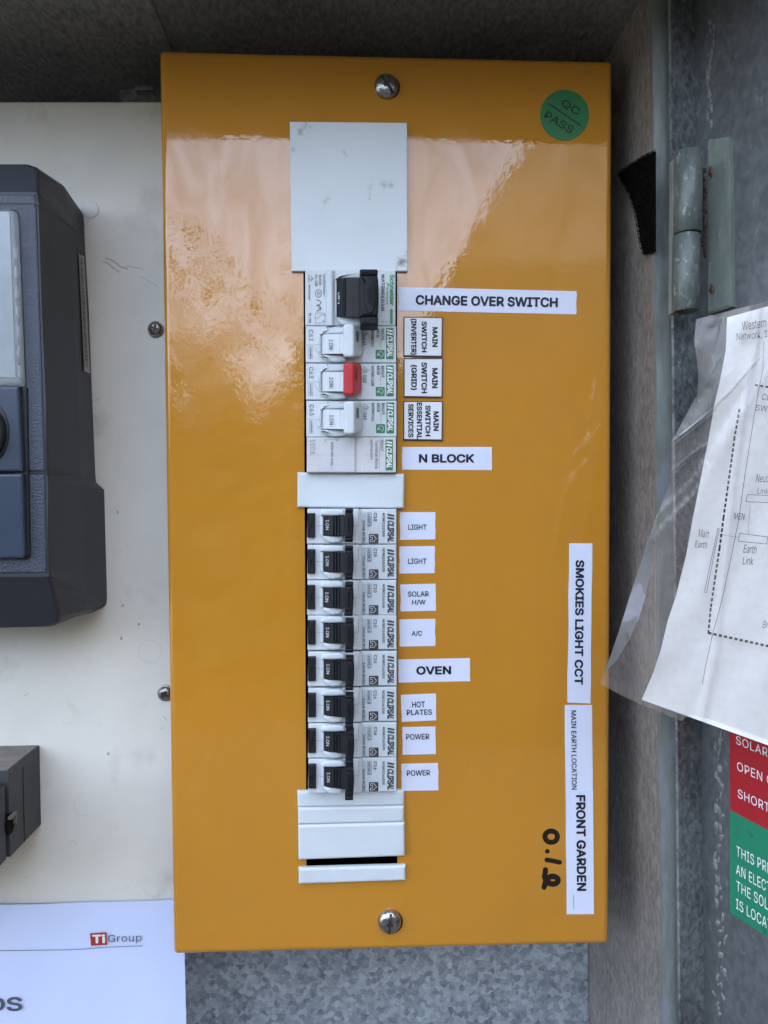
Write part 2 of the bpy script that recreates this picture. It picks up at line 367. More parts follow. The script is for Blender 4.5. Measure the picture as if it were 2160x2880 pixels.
def stroke(bm, pts, wd, pl, lift=.0002, closed=False, caps=0):
    pts = [Vector(p) for p in pts]; n = len(pts); L = []; Rr = []
    for i in range(n):
        a = pts[i - 1] if (i or closed) else pts[i]; b = pts[(i + 1) % n] if (i < n - 1 or closed) else pts[i]
        t = (b - a).normalized(); nn = Vector((-t.y, t.x)) * (wd / 2)
        L.append(bm.verts.new(pl(*(pts[i] + nn), lift))); Rr.append(bm.verts.new(pl(*(pts[i] - nn), lift)))
    for i in range(n if closed else n - 1):
        j = (i + 1) % n; bm.faces.new((L[i], L[j], Rr[j], Rr[i]))
    if caps:
        for c in (pts[0], pts[-1]): flat(bm, ell(c.x, c.y, wd / 2, n=10), pl, lift + 2e-5)
    return bm

FONT = None
try:
    fp = os.path.join(bpy.utils.system_resource('DATAFILES', path='fonts'), 'Inter.woff2')
    FONT = bpy.data.fonts.load(fp)
except Exception:
    FONT = None
_tc = {}
def glyphs(s, bold, space):
    k = (s, space)
    if k in _tc: return _tc[k]
    cu_ = bpy.data.curves.new('t', 'FONT'); cu_.body = s; cu_.resolution_u = 3; cu_.space_character = space
    if FONT: cu_.font = FONT
    o = bpy.data.objects.new('t', cu_); COL.objects.link(o)
    dg = bpy.context.evaluated_depsgraph_get(); e = o.evaluated_get(dg); cv = e.to_curve(dg); cont = []
    for sp_ in cv.splines:                              # outlines, bezier arcs flattened; every outer outline filled by itself
        pts = []; bp_ = sp_.bezier_points; n_ = len(bp_)
        if not n_: pts = [(p.co.x, p.co.y) for p in sp_.points]
        for i in range(n_):
            a, c = bp_[i], bp_[(i + 1) % n_]; p0, p1, p2, p3 = a.co, a.handle_right, c.handle_left, c.co
            ch = (p3 - p0).length; straight = (abs((p1 - p0).cross(p3 - p0).length) + abs((p2 - p3).cross(p3 - p0).length)) < 1e-4 * max(ch, 1e-3)
            for k_ in range(1 if straight else 5):
                t = k_ / 5; q = p0 * (1 - t) ** 3 + p1 * 3 * t * (1 - t) ** 2 + p2 * 3 * t * t * (1 - t) + p3 * t ** 3
                pts.append((q.x, q.y))
        cl = [p for i, p in enumerate(pts) if i == 0 or (abs(p[0] - pts[i - 1][0]) + abs(p[1] - pts[i - 1][1])) > 1e-6]
        if len(cl) > 2: cont.append(cl)
    e.to_curve_clear(); me = e.to_mesh(); fv = [(v.co.x, v.co.y) for v in me.vertices]; f_f = [tuple(p.vertices) for p in me.polygons]; e.to_mesh_clear()
    bpy.data.objects.remove(o); bpy.data.curves.remove(cu_)
    def area(p): return sum(p[i - 1][0] * p[i][1] - p[i][0] * p[i - 1][1] for i in range(len(p))) / 2
    def inp(q, p):
        c = False
        for i in range(len(p)):
            (xa, ya), (xb, yb_) = p[i], p[i - 1]
            if (ya > q[1]) != (yb_ > q[1]) and q[0] < (xb - xa) * (q[1] - ya) / (yb_ - ya) + xa: c = not c
        return c
    sgn = 1 if area(max(cont, key=lambda p: abs(area(p)))) > 0 else -1
    outs = [[p, []] for p in cont if area(p) * sgn > 0]
    for h in [p for p in cont if area(p) * sgn <= 0]:
        cand = [o_ for o_ in outs if inp(h[0], o_[0])]
        if cand: min(cand, key=lambda o_: abs(area(o_[0])))[1].append(h)
    vv = []; ff = []
    for p, hs in outs:
        base_ = len(vv); loops = [[Vector((x, y, 0)) for x, y in q] for q in [p] + hs]
        for q in [p] + hs: vv += q
        for t in tessellate_polygon(loops): ff.append(tuple(base_ + i for i in t))
    if 'e' in s: vv, ff = fv, f_f
    xs = [v[0] for v in vv]; ys = [v[1] for v in vv]
    _tc[k] = (vv, ff, min(xs), max(xs), min(ys), max(ys)); return _tc[k]
def text(bm, s, box, pl, cw=False, tilt=0., bold=.012, shear=0., lift=.0002, space=1.0):
    """fits the lettering into the px box; cw = turned a quarter clockwise (reads downwards)"""
    vv, ff, a0, a1, b0, b1 = glyphs(s, bold, space)
    x0, y0, x1, y1 = box; cx, cy = (x0 + x1) / 2, (y0 + y1) / 2; ct, st = math.cos(R(tilt)), math.sin(R(tilt)); o = []
    H = (y1 - y0) if not cw else (x1 - x0)
    # heavier faces: the same outline laid over itself, shifted all round by a stroke's extra half width
    offs = [(0, 0)]
    if bold >= .012: offs += [(bold * math.cos(R(45 * k)), bold * math.sin(R(45 * k))) for k in range(8)]
    a0 -= bold * (bold >= .012); a1 += bold * (bold >= .012); b0 -= bold * (bold >= .012); b1 += bold * (bold >= .012)
    for n_, (oa, ob) in enumerate(offs):
        o = []
        for a, b in vv:
            u = (a + oa - a0) / (a1 - a0); v = (b + ob - b0) / (b1 - b0)
            if shear:
                Ln = (x1 - x0) if not cw else (y1 - y0); sh = shear * H / Ln; u = (u + v * sh) / (1 + sh)
            if cw: x, y = x0 + v * (x1 - x0), y0 + u * (y1 - y0)
            else: x, y = x0 + u * (x1 - x0), y1 - v * (y1 - y0)
            dx, dy = x - cx, y - cy
            o.append(bm.verts.new(pl(cx + dx * ct - dy * st, cy + dx * st + dy * ct, lift + n_ * 6e-6)))
        for f in ff:
            try: bm.faces.new([o[i] for i in f])
            except ValueError: pass
    return bm
BOLD = .032

# ================================================================== ADDED UNSEEN SURROUNDINGS (shade the cabinet, give the gloss something to reflect)
def box(bm, x0, x1, y0, y1, z0, z1):
    rings(bm, [[Vector((x0, y0, z0)), Vector((x1, y0, z0)), Vector((x1, y1, z0)), Vector((x0, y1, z0))],
               [Vector((x0, y0, z1)), Vector((x1, y0, z1)), Vector((x1, y1, z1)), Vector((x0, y1, z1))]]); return bm
GZ = -1.4
b = Bm(); b.faces.new([b.verts.new(v) for v in ((-40, -40, GZ), (40, -40, GZ), (40, 40, GZ), (-40, 40, GZ))])
tag(build('ground', b, M['ground']), None, None, kind='structure')
b = box(Bm(), -5.0, 5.0, .13, .35, GZ, 5.6)
tag(build('sun_block_wall', b, M['wall_brick']), 'added unseen house wall behind the cabinet, tall enough to block the sun', 'wall')  # added to keep direct sun off the cabinet and yard

b = Bm(); random.seed(21); NX, NZ = 90, 20; gr = []
def hedge_top(x): return .42 + .10 * math.sin(x * 1.7 + 1) + .06 * math.sin(x * 4.3)
for i in range(NX + 1):
    x = -7 + 14 * i / NX
    gr.append([b.verts.new((x + random.uniform(-.05, .05), -4.0 + random.uniform(-.07, .07), GZ + (hedge_top(x) - GZ) * j / NZ + random.uniform(-.05, .05))) for j in range(NZ + 1)])
for i in range(NX):
    for j in range(NZ): b.faces.new((gr[i][j], gr[i + 1][j], gr[i + 1][j + 1], gr[i][j + 1]))
for k in range(11000):                                  # loose leaves thinning out towards the top
    x = random.uniform(-4, 1.3); t = random.random() ** 1.5; z = .20 + t * ((1.35 if k % 3 == 0 and x < -.55 + .2 * math.sin(x * 40) else .62) + .22 * math.sin(x * 5.3 + 2) + .12 * math.sin(x * 13))
    c = Vector((x, random.uniform(-4.6, -3.7), z)); q = random.uniform(.015, .05); a = random.uniform(0, 6.28); e = random.uniform(-.8, .8)
    u = Vector((math.cos(a), .3 * e, math.sin(a))) * q; v = Vector((-math.sin(a) * .5, e * .6, math.cos(a) * .5)) * q
    b.faces.new([b.verts.new(c + u), b.verts.new(c + v), b.verts.new(c - u), b.verts.new(c - v)])
tag(build('hedge_screen', b, M['leaf']), 'added unseen leafy hedge across the yard from the cabinet', 'hedge_screen')  # added out of view to dim and dapple the low reflections
b = Bm(); gp = [(.05, GZ), (.05, .36), (.88, 1.86), (2.2, 4.25), (7, 4.25), (7, GZ)]
rings(b, [[Vector((x, -3.55, z)) for x, z in gp], [Vector((x, -6.5, z)) for x, z in gp]])
tag(build('added_gable', b, M['fence']), 'added unseen gable end that darkens part of the enamel reflection', 'house')  # added out of view; its slope shapes the dark side of the reflection

# ================================================================== THE CABINET
YF = -.0215                                            # front lip of the right wall
wt, wb = P(1834, 0, YF), P(1868, 2880, YF)             # inner front edge of the wall, top and bottom of the frame
def along(a, c, z): t = (z - a.z) / (c.z - a.z); return a + (c - a) * t
ZR, ZB = .2475, -.40                                   # roof underside, cabinet floor
yb = .02
for _ in range(60):                                    # depth of the back plate: where the wall meets px 1657 low down
    q = P(1657, 2800, yb); xw = along(wt, wb, q.z).x
    yb += (xw - q.x) * .8
YB = yb
XL = -.42
cab = thing('switchboard_cabinet', 'weathered galvanised steel cabinet with its hinged door standing open at the right', 'cabinet', Vector((0, YB, ZB)))
def wall_x(z): return along(wt, wb, z).x
b = box(Bm(), XL, .30, YB, YB + .002, ZB, ZR + .002)
build('back_plate', b, M['galv_back'], cab)
# narrow upright strip riveted to the back plate beside the right wall
b = Bm(); x0, x1 = P(1537, 2800, YB).x, P(1652, 2800, YB - .001).x
box(b, x0, x1, YB - .0012, YB - .0001, ZB, ZR); build('back_strip', b, M['galv_back'], cab)
b = Bm()
for (a0, a1, yy0, yy1) in ((0, .0015, YF, YB),):
    rings(b, [[Vector((wall_x(ZB), YF, ZB)), Vector((wall_x(ZB) + .0015, YF, ZB)), Vector((wall_x(ZB) + .0015, YB, ZB)), Vector((wall_x(ZB), YB, ZB))],
              [Vector((wall_x(ZR), YF, ZR)), Vector((wall_x(ZR) + .0015, YF, ZR)), Vector((wall_x(ZR) + .0015, YB, ZR)), Vector((wall_x(ZR), YB, ZR))]])
build('side_wall', b, M['galv_wall'], cab)
# roof with a hood reaching over the front; a stiffening fold towards the back
YH = -.124
b = box(Bm(), XL, .33, YH, YB + .002, ZR, ZR + .0015); box(b, XL, .33, YH - .001, YH, ZR - .004, ZR + .0015)
build('roof', b, M['galv_roof'], cab)
b = box(Bm(), XL, P(446, 100, .01).x, YH + .004, .0365, ZR - .0016, ZR - .0001); build('roof_overlap', b, M['galv_roof'], cab)
b = box(Bm(), XL, wall_x(ZB), YF, YB, ZB - .002, ZB); build('floor_plate', b, M['galv_back'], cab)
b = box(Bm(), XL - .002, XL, YF, YB, ZB, ZR); build('left_wall', b, M['galv_wall'], cab)
# front lip: folded edge of the right wall, painted green, worn to zinc lower down
lt, lb = P(1879, 0, YF - .0008), P(1909, 2880, YF - .0008)
b = Bm()
zz = [ZB, ZR]
rings(b, [[Vector((wall_x(z) - .0003, YF - .0008, z)), Vector((along(lt, lb, z).x, YF - .0008, z)), Vector((along(lt, lb, z).x, YF + .003, z)), Vector((wall_x(z) - .0003, YF + .003, z))] for z in zz])
build('front_lip', b, M['lip'], cab)
random.seed(3)
for z0, z1, mm in ((.155, .225, 0), (-.25, -.10, 0)):
    n = 60; b = Bm()
    for i in range(n):
        z = z0 + (z1 - z0) * i / n; x = along(lt, lb, z).x; ww = .0002 + .0005 * random.random()
        box(b, x + .0002, x + .0002 + ww, YF + .0005, YF + .0015 + .001 * random.random(), z, z + (z1 - z0) / n * 1.02)
    build('sealant_bead', b, M['putty'], cab)
b = Bm()
for i in range(26):
    z = -.02 + .15 * i / 26; x = along(lt, lb, z).x
    box(b, x - .0002, x + .0005 + .0005 * random.random(), YF - .0004, YF + .002, z, z + .0056)
build('rusty_edge', b, M['rust'], cab)

# door: folded pan, opened about 117 degrees
d = Vector((.448, -.894, 0)).normalized(); nrm = Vector((-d.y, d.x, 0)) * -1
nrm = Vector((-.894, -.448, 0)).normalized()
def door_corner(pe, pc, py, ye):
    E = P(pe, py, ye); lo, hi = 0, .06
    for _ in range(50):
        mid = (lo + hi) / 2; C_ = E - nrm * mid
        if pxx(C_) < pc: lo = mid
        else: hi = mid
    return E, E - nrm * lo
YE = -.0285
Et, Ct = door_corner(1886, 1953, 0, YE); Eb, Cb = door_corner(1914, 1981, 2880, YE)
up = (Ct - Cb).normalized()
dn = d.cross(up).normalized()
if dn.dot(nrm) < 0: dn = -dn
DOOR = Pl(Ct, dn)
def ext(a, c, z): return along(a, c, z)
door_m = Matrix((d, dn, d.cross(dn))).transposed().to_4x4(); door_m.translation = Cb
def build_door(name, bm, mt, parent, **k):
    o = build(name, bm, mt, None)
    o.data.transform(door_m.inverted()); o.parent = parent
    pm = Matrix.Translation(origin(parent)) if parent.type == 'EMPTY' else door_m
    o.matrix_local = pm.inverted() @ door_m
    return o
b = Bm(); ZT = .29
c0, c1 = ext(Ct, Cb, ZB), ext(Ct, Cb, ZT); W_ = .42
rings(b, [[c0, c0 + d * W_, c0 + d * W_ - dn * .0014, c0 - dn * .0014], [c1, c1 + d * W_, c1 + d * W_ - dn * .0014, c1 - dn * .0014]])
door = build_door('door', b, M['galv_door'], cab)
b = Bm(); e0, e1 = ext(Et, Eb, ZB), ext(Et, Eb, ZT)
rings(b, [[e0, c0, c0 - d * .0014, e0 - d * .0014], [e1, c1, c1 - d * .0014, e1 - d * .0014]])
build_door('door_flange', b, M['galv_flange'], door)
# chalky white-rust flecks along the fold
random.seed(11); b = Bm()
def blob(bm, px, py, rx, ry, pl, lift, n=12, jit=.3, ang=0):
    ph = [1 + jit * (random.random() - .5) * 2 for _ in range(n)]
    pts = []
    for i in range(n):
        t = 2 * math.pi * i / n; x = rx * ph[i] * math.cos(t); y = ry * ph[i] * math.sin(t)
        pts.append((px + x * math.cos(ang) - y * math.sin(ang), py + x * math.sin(ang) + y * math.cos(ang)))
    c = bm.verts.new(pl(px, py, lift + .0006)); vv = [bm.verts.new(pl(x, y, lift)) for x, y in pts]
    for i in range(n): bm.faces.new((c, vv[i], vv[(i + 1) % n]))
for i in range(26): blob(b, 2000 + random.uniform(-14, 8), 60 + 300 * i / 26 + random.uniform(-6, 6), random.uniform(2, 6), random.uniform(5, 15), DOOR, .0002)
build_door('white_rust', b, M['zinc_spots'], door); b = Bm()
for i in range(52): blob(b, 2021 + random.gauss(0, 9), 2010 + 870 * i / 52 + random.uniform(-12, 12), random.uniform(2.5, 7), random.uniform(5, 16), DOOR, .0002, ang=random.uniform(-.4, .2))
build_door('white_rust', b, M['zinc_spots'], door)
# hinge
hz = thing
yh = -.040
def vcyl(bm, px0, px1, py0, py1, y, n=28, open_end=False):
    a = P(px0, (py0 + py1) / 2, y); c = P(px1, (py0 + py1) / 2, y); r = (c.x - a.x) / 2; cx = (a.x + c.x) / 2
    zt, zb = P(1930, py0, y - r * .6).z, P(1930, py1, y - r * .6).z
    def ring(z, rad): return [Vector((cx + rad * math.cos(2 * math.pi * i / n), y + rad * math.sin(2 * math.pi * i / n), z)) for i in range(n)]
    rl = [ring(zt, r * .88), ring(zt - .0006, r), ring(zb + .0004, r), ring(zb, r * .94)]
    if open_end: rl += [ring(zb, r * .62), ring(zb + .006, r * .62)]
    rings(bm, rl, True, True, True)
    return cx, r, zt, zb
b = Bm(); cx, hr, hzt, hzb = vcyl(b, 1897, 1972, 417, 650, yh)
barrel = build('hinge_barrel', b, M['hinge'], cab)
b = Bm(); vcyl(b, 1893, 1965, 653, 872, yh, open_end=True)
build('hinge_barrel', b, M['hinge'], cab)
b = Bm(); box(b, cx - hr * 1.06, cx - hr * .5, yh + .0015, yh + .0045, P(0, 870, yh).z, P(0, 420, yh).z)
build('hinge_plate', b, M['lip'], cab)
# painted hinge leaf welded flat on the door
b = Bm(); lp = [(1991, 392), (2050, 384), (2058, 862), (1991, 884)]
f0 = [DOOR(x, y, .003) for x, y in lp]; g0 = [v - dn * .003 for v in f0]
rings(b, [[v + (sum(f0, Vector()) / 4 - v) * .03 for v in f0], [v - dn * .0006 for v in f0], g0])
build_door('hinge_leaf', b, M['hinge_leaf'], door)
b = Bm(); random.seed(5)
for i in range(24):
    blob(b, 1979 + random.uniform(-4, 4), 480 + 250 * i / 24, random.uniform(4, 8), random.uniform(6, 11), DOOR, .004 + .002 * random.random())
build_door('weld_gap_shade', b, M['rust'], door)  # rusty lumps, kept dark to stand for the shaded hinge gap too
for (x, y, rx, ry) in ((1999, 482, 7, 19), (2002, 815, 8, 15)):
    b = Bm(); blob(b, x, y, rx, ry, DOOR, .0031, jit=.25, n=18); build_door('rust_stain', b, M['rust_stain'], door)

# galvanised bracket showing above the meter board
b = Bm(); prism(b, rr(336, 250, 470, 330), .050, .0700, .0006); prism(b, rr(378, 240, 430, 252), .045, .0700, .0005)
tag(build('metal_bracket', b, M['galv_flange'], loc=P(390, 300, .06)), 'small dull zinc bracket in the shadow above the white board', 'bracket')

# ================================================================== THE WHITE METER BOARD AND WHAT SITS ON IT
YBD = .031
bd = thing('meter_board', 'off-white painted board with faint scuffs behind the grey meter', 'board', P(230, 2520, YBD))
b = Bm(); prism(b, [(-420, 285), (620, 285), (620, 2541), (-420, 2552)], YBD, YBD + .013, .0012); build('sheet', b, M['board'], bd)
b = Bm(); prism(b, ell(252, 589, 25, n=28), YBD - .0007, YBD + .001, .0006); build('screw_cap', b, M['board_cap'], bd)
b = Bm(); BP = Yp(YBD)
for pts, wd in (([(290, 734), (305, 742), (322, 756), (336, 766)], 4), ([(296, 726), (318, 733), (338, 750), (360, 756)], 5), ([(395, 777), (415, 789), (445, 808)], 1.6), ([(355, 748), (385, 753), (402, 757)], 2.5),
                ([(261, 1126), (280, 1124)], 1.6), ([(193, 2372), (203, 2364), (213, 2366), (218, 2376)], 1.6), ([(458, 2014), (470, 2026)], 2.5), ([(452, 2052), (460, 2046)], 2), ([(66, 1958), (80, 1952)], 2.4)):
    b = Bm(); stroke(b, pts, wd, BP, .00012); build('scuff_mark', b, M['scuff'], bd)
for x, y in ((345, 1703), (330, 1440), (340, 1795), (304, 2120), (390, 1755)): b = Bm(); blob(b, x, y, 3.5, 5, BP, .0001); build('dent', b, M['scuff'], bd)
M['ring_mark'] = mat('ring_mark', (.50, .50, .47), .6)
for cx_, cy_, rad, a0, a1 in ((422, 1832, 32, 0, 359), (433, 2488, 32, 10, 170), (236, 2266, 28, 60, 250), (70, 2440, 28, 0, 120), (189, 2022, 14, 0, 180)):
    b = Bm(); stroke(b, ell(cx_, cy_, rad, n=26, a0=a0, a1=a1), 1.2, BP, .0001); build('pressed_ring', b, M['ring_mark'], bd)

def screw(name, px, py, r, y, proud, mt, label, group, ang, slot=False):
    c = P(px, py, y); t = thing(name, label, 'screw', c, group); Rm = (P(px + r, py, y) - c).length
    n = 30; b = Bm(); prof = [(0.30, proud), (.62, proud * .90), (.86, proud * .62), (.97, proud * .28), (1, .0), (.98, -.001)]
    rl = [[Vector((c.x + Rm * q * math.cos(2 * math.pi * i / n), y - h, c.z + Rm * q * math.sin(2 * math.pi * i / n))) for i in range(n)] for q, h in prof]
    rings(b, rl, True, False, True); build('head', b, mt, t)
    b = Bm()
    for k in range(2):
        a = R(ang + 90 * k); L = Rm * (.86 if (slot and k == 0) else .50 if slot else .85); wd = Rm * (.11 if slot else .17)
        e = Vector((math.cos(a), 0, math.sin(a))); p_ = Vector((-e.z, 0, e.x))
        yy = y - proud - .00012 - .0001 * k
        mid = [c + e * L * s_ + p_ * wd * q for s_, q in ((-.6, -1), (.6, -1), (.6, 1), (-.6, 1))]
        b.faces.new([b.verts.new(Vector((v.x, yy, v.z))) for v in mid])
        if slot and k == 0:
            for s_ in (-1, 1):
                q0 = c + e * L * .6 * s_; q1 = c + e * L * s_
                b.faces.new([b.verts.new(Vector((v.x, yv, v.z))) for v, yv in ((q0 - p_ * wd, yy), (q0 + p_ * wd, yy), (q1 + p_ * wd, y - proud * .66), (q1 - p_ * wd, y - proud * .66))])
    build('cross_recess', b, M['screw_recess'], t)
    return t
M['screw_recess'] = mat('screw_recess', (.03, .03, .028), .5, .3)
gs = 'screws holding the white board'
t = screw('board_screw', 437.5, 925.5, 20.5, YBD - .0010, .0022, M['bronze_screw'], 'dark cross-head screw beside the upper left edge of the orange cover', gs, 70)
b = Bm(); prism(b, ell(437.5, 926, 23.5, n=30), YBD - .0009, YBD + .001, .0005); build('washer', b, M['bronze_screw'], t)
t = screw('board_screw', 465, 1950, 20, YBD - .0010, .0022, M['bronze_screw'], 'dark cross-head screw half tucked behind the lower left edge of the orange cover', gs, 60)
b = Bm(); prism(b, ell(465, 1950, 23, n=30), YBD - .0009, YBD + .001, .0005); build('washer', b, M['bronze_screw'], t)

# electricity meter
YM0, YM1, YM2 = -.031, .006, YBD
mt_ = thing('electricity_meter', 'dark grey plastic electricity meter with clear window at the left edge', 'meter', P(60, 1763, YBD))
rows = [((-300, 462), (-300, 515), (-300, 585)), ((82, 462), (166, 515), (216, 583)), ((97, 467), (176, 520), (228, 594)), ((105, 478), (182, 527), (234, 604)), ((107, 492), (187, 550), (237, 632)), ((107.6, 540), (192, 600), (237.5, 655)),
        ((108, 574), (196, 633), (238, 672)), ((117, 860), (208, 880), (250, 880)), ((129, 1130), (221, 1140), (260, 1140)), ((133.5, 1328), (226, 1329), (268, 1331)),
        ((134, 1334), (226, 1336), (268.5, 1338)), ((134.5, 1352), (227, 1352), (270, 1356)), ((135, 1380), (231, 1366), (293, 1377)), ((138, 1600), (236, 1620), (300, 1640)), ((141, 1622), (238, 1642), (300.5, 1660)), ((146, 1650), (241, 1668), (301, 1682)),
        ((160, 1700), (243, 1690), (299, 1700)), ((168, 1736), (238, 1718), (286, 1711)), ((163, 1752), (228, 1728), (276, 1715)), ((145, 1762), (214, 1735), (262, 1722)), ((-300, 1772), (-300, 1745), (-300, 1728))]
b = Bm(); FV = []; MV = []; BV = []; LV = []
for f_, m_, k_ in rows:
    yf_ = YM0 + (.009 * min(1, (540 - f_[1]) / 78) if f_[1] < 540 else .016 * min(1, (f_[1] - 1622) / 145) if f_[1] > 1622 else 0)
    FV.append(b.verts.new(P(*f_, yf_))); LV.append(b.verts.new(P(-300, f_[1], yf_))); MV.append(b.verts.new(P(*m_, YM1))); BV.append(b.verts.new(P(*k_, YM2)))
for A_, B_ in ((FV, MV), (MV, BV)):
    for i in range(len(rows) - 1): b.faces.new((A_[i], A_[i + 1], B_[i + 1], B_[i]))
for i in range(1, len(rows) - 2): b.faces.new((LV[i], FV[i], FV[i + 1], LV[i + 1]))
b.faces.new((FV[0], FV[1], LV[1])); b.faces.new((FV[-1], FV[-2], LV[-2]))
bmesh.ops.bevel(b, geom=[e for e in b.edges if e.verts[0] in FV and e.verts[1] in FV and e.is_manifold and FV[0] not in e.verts and FV[-1] not in e.verts], offset=.0022, segments=3, affect='EDGES', profile=.5, clamp_overlap=True)
body = build('case', b, M['meter'], mt_)
MP = Yp(YM0)
b = Bm(); flat(b, rr(-200, 540, 98, 1610, 6), MP, .0002)
# grained border as a frame round the window and the lower cover
b = Bm(); prism(b, [(-200, 545), (99, 545), (102, 586), (119, 1100), (126, 1326), (-200, 1326)], YM0 - .0006, YM0 + .002, .0008)
prism(b, [(-200, 1334), (126, 1334), (131, 1600), (128, 1612), (-200, 1616)], YM0 - .0006, YM0 + .002, .0008)
build('grained_front', b, M['meter_leather'], mt_)
b = Bm(); stroke(b, [(-200, 571), (100, 571), (110, 575)], 3.2, MP, .0009)
sd1 = b; b = Bm(); stroke(b, [(-200, 1330), (134, 1330)], 3, MP, .0009); sd2 = b
for n_, (a_, c_) in enumerate(((P(108, 575, YM0), P(196, 634, YM1)), (P(196, 634, YM1), P(237, 673, YM2)), (P(133.5, 1330.5, YM0), P(226, 1332, YM1)))):
    b = sd1 if n_ < 2 else sd2
    off = Vector((.0005, 0, 0)); wz = Vector((0, 0, .00032))
    b.faces.new([b.verts.new(v + off) for v in (a_ + wz, c_ + wz, c_ - wz, a_ - wz)])
build('seam', sd1, M['meter_dark'], mt_); build('seam', sd2, M['meter_dark'], mt_)
# window: dark surround, face plate, clear cover
b = Bm(); prism(b, [(-200, 588), (40, 588), (52, 594), (55, 610), (75, 1090), (-200, 1090)], YM0 - .0010, YM0 + .001, .0008); build('window_surround', b, M['meter_dark'], mt_)
b = Bm(); prism(b, [(-200, 594), (22, 594), (27, 600), (44, 1062), (-200, 1062)], YM0 - .0016, YM0, .0002); build('face_plate', b, M['meter_plate'], mt_)
b = Bm(); prism(b, [(-200, 586), (30, 586), (38, 592), (41, 610), (60, 1084), (-200, 1084)], YM0 - .0050, YM0 - .0012, .0016, 3)
for k in range(7):
    y0 = 690 + 56 * k; prism(b, rr(34 + .034 * (y0 - 600), y0, 43 + .034 * (y0 - 600), y0 + 36, 4), YM0 - .0056, YM0 - .004, .0008)
build('window', b, M['clear'], mt_)
b = Bm(); prism(b, [(-200, 1087), (52, 1087), (62, 1326), (-200, 1326)], YM0 - .0046, YM0, .0010); prism(b, [(-200, 1333), (62, 1333), (69, 1562), (64, 1570), (-200, 1574)], YM0 - .0046, YM0, .0010)
build('terminal_cover', b, M['meter_smooth'], mt_)
b = Bm(); prism(b, [(40, 1090), (75, 1090), (84, 1562), (76, 1572), (40, 1574)], YM0 - .0018, YM0, .0008); build('cover_edge', b, M['meter_dark'], mt_)
b = Bm(); prism(b, ell(-36, 1216, 61, 92, n=40), YM0 - .0052, YM0 - .003, .0007); prism(b, ell(-40, 1216, 46, 72, n=40), YM0 - .0090, YM0 - .003, .003, 4); build('knob', b, M['meter_dark'], mt_)
# bar-code strip on the rear side band
def on_side(x, y):                                      # a point of the band between mid edge and board
    for (f0, m0, k0), (f1, m1, k1) in zip(rows[5:], rows[6:]):
        if y <= m1[1]:
            t = (y - m0[1]) / (m1[1] - m0[1]); mx = m0[0] + (m1[0] - m0[0]) * t; kx = k0[0] + (k1[0] - k0[0]) * t; break
    a_ = P(mx, y, YM1); c_ = P(kx, y, YM2); nn = (c_ - a_).cross(Vector((0, 0, 1))).normalized(); nn = -nn if nn.x < 0 else nn
    dd = ray(x, y); q = CAM + dd * ((a_ - CAM).dot(nn) / dd.dot(nn)); return q, nn
class Side:
    def __call__(s, x, y, lift=0.): q, nn = on_side(x, y); return q + nn * lift
sd_ = Side()
b = Bm(); L_ = [(218 + 16 * i / 16, 714 + 330 * i / 16) for i in range(17)]; R_ = [(233 + 17 * i / 16, 721 + 329 * i / 16) for i in range(17)]
vl = [b.verts.new(sd_(x, y, .0006)) for x, y in L_]; vr = [b.verts.new(sd_(x, y, .0006)) for x, y in R_]
for i in range(16): b.faces.new((vl[i], vl[i + 1], vr[i + 1], vr[i]))
st = build('barcode_sticker', b, M['sticker_silver'], mt_)
b = Bm(); random.seed(2); q = 0.02
while q < .97:
    h = random.choice((.004, .006, .009)); x0, y0 = 219.5 + 16.2 * q, 718 + 322 * q; x1, y1 = x0 + 9, y0 + 4
    b.faces.new([b.verts.new(sd_(*v, .0008)) for v in ((x0, y0), (x1, y1), (x1 + 16 * h, y1 + 322 * h), (x0 + 16 * h, y0 + 322 * h))]); q += h + random.choice((.005, .007, .010))
build('barcode', b, M['black'], st)

# dark service fuse below the meter
fz = thing('service_fuse', 'dark grey plastic fuse block with a dusty top, low at the left edge', 'fuse', P(40, 2318, YBD))
b = Bm(); YS = -.005
xr = P(111, 2100, YBD).x; zt, zb = P(111, 2097, YBD).z, P(114, 2318, YBD).z
box(b, -.30, xr, YS + .0016, YBD, zb, zt); build('base', b, M['fuse'], fz)
b = box(Bm(), -.30, xr - .0008, YBD - .014, YBD - .0132, zb - .0004, zt + .0001); box(b, -.30, xr + .0003, YBD - .0195, YBD - .0187, zb, zt - .004); build('moulding_line', b, M['meter_dark'], fz)
b = box(Bm(), -.30, xr - .0004, YS - .05, YS, zb - .001, zt - .0048)
bmesh.ops.bevel(b, geom=b.edges[:], offset=.0015, segments=2, affect='EDGES'); build('carrier', b, M['fuse'], fz)
b = box(Bm(), -.30, xr - .0006, YS + .0016, YBD - .0005, zt, zt + .0004); build('dust_layer', b, M['fuse_dust'], fz)
# sealing hole straddling the joint, with a bent wire seal
hc = P(30, 2316, YS + .002); b = Bm()
rings(b, [[Vector((xr + .0005, hc.y + .0042 * math.cos(t), hc.z + .0052 * math.sin(t))) for t in [2 * math.pi * i / 24 for i in range(24)]],
          [Vector((xr - .0015, hc.y + .0042 * math.cos(t), hc.z + .0052 * math.sin(t))) for t in [2 * math.pi * i / 24 for i in range(24)]]]); build('sealing_hole', b, M['hole'], fz)
b = Bm(); box(b, xr + .0006, xr + .0022, hc.y - .0030, hc.y + .0034, hc.z + .0032, hc.z + .0046); box(b, xr + .0006, xr + .0020, hc.y + .0022, hc.y + .0034, hc.z - .0012, hc.z + .0034)
build('seal_tab', b, M['fuse_dust'], fz)

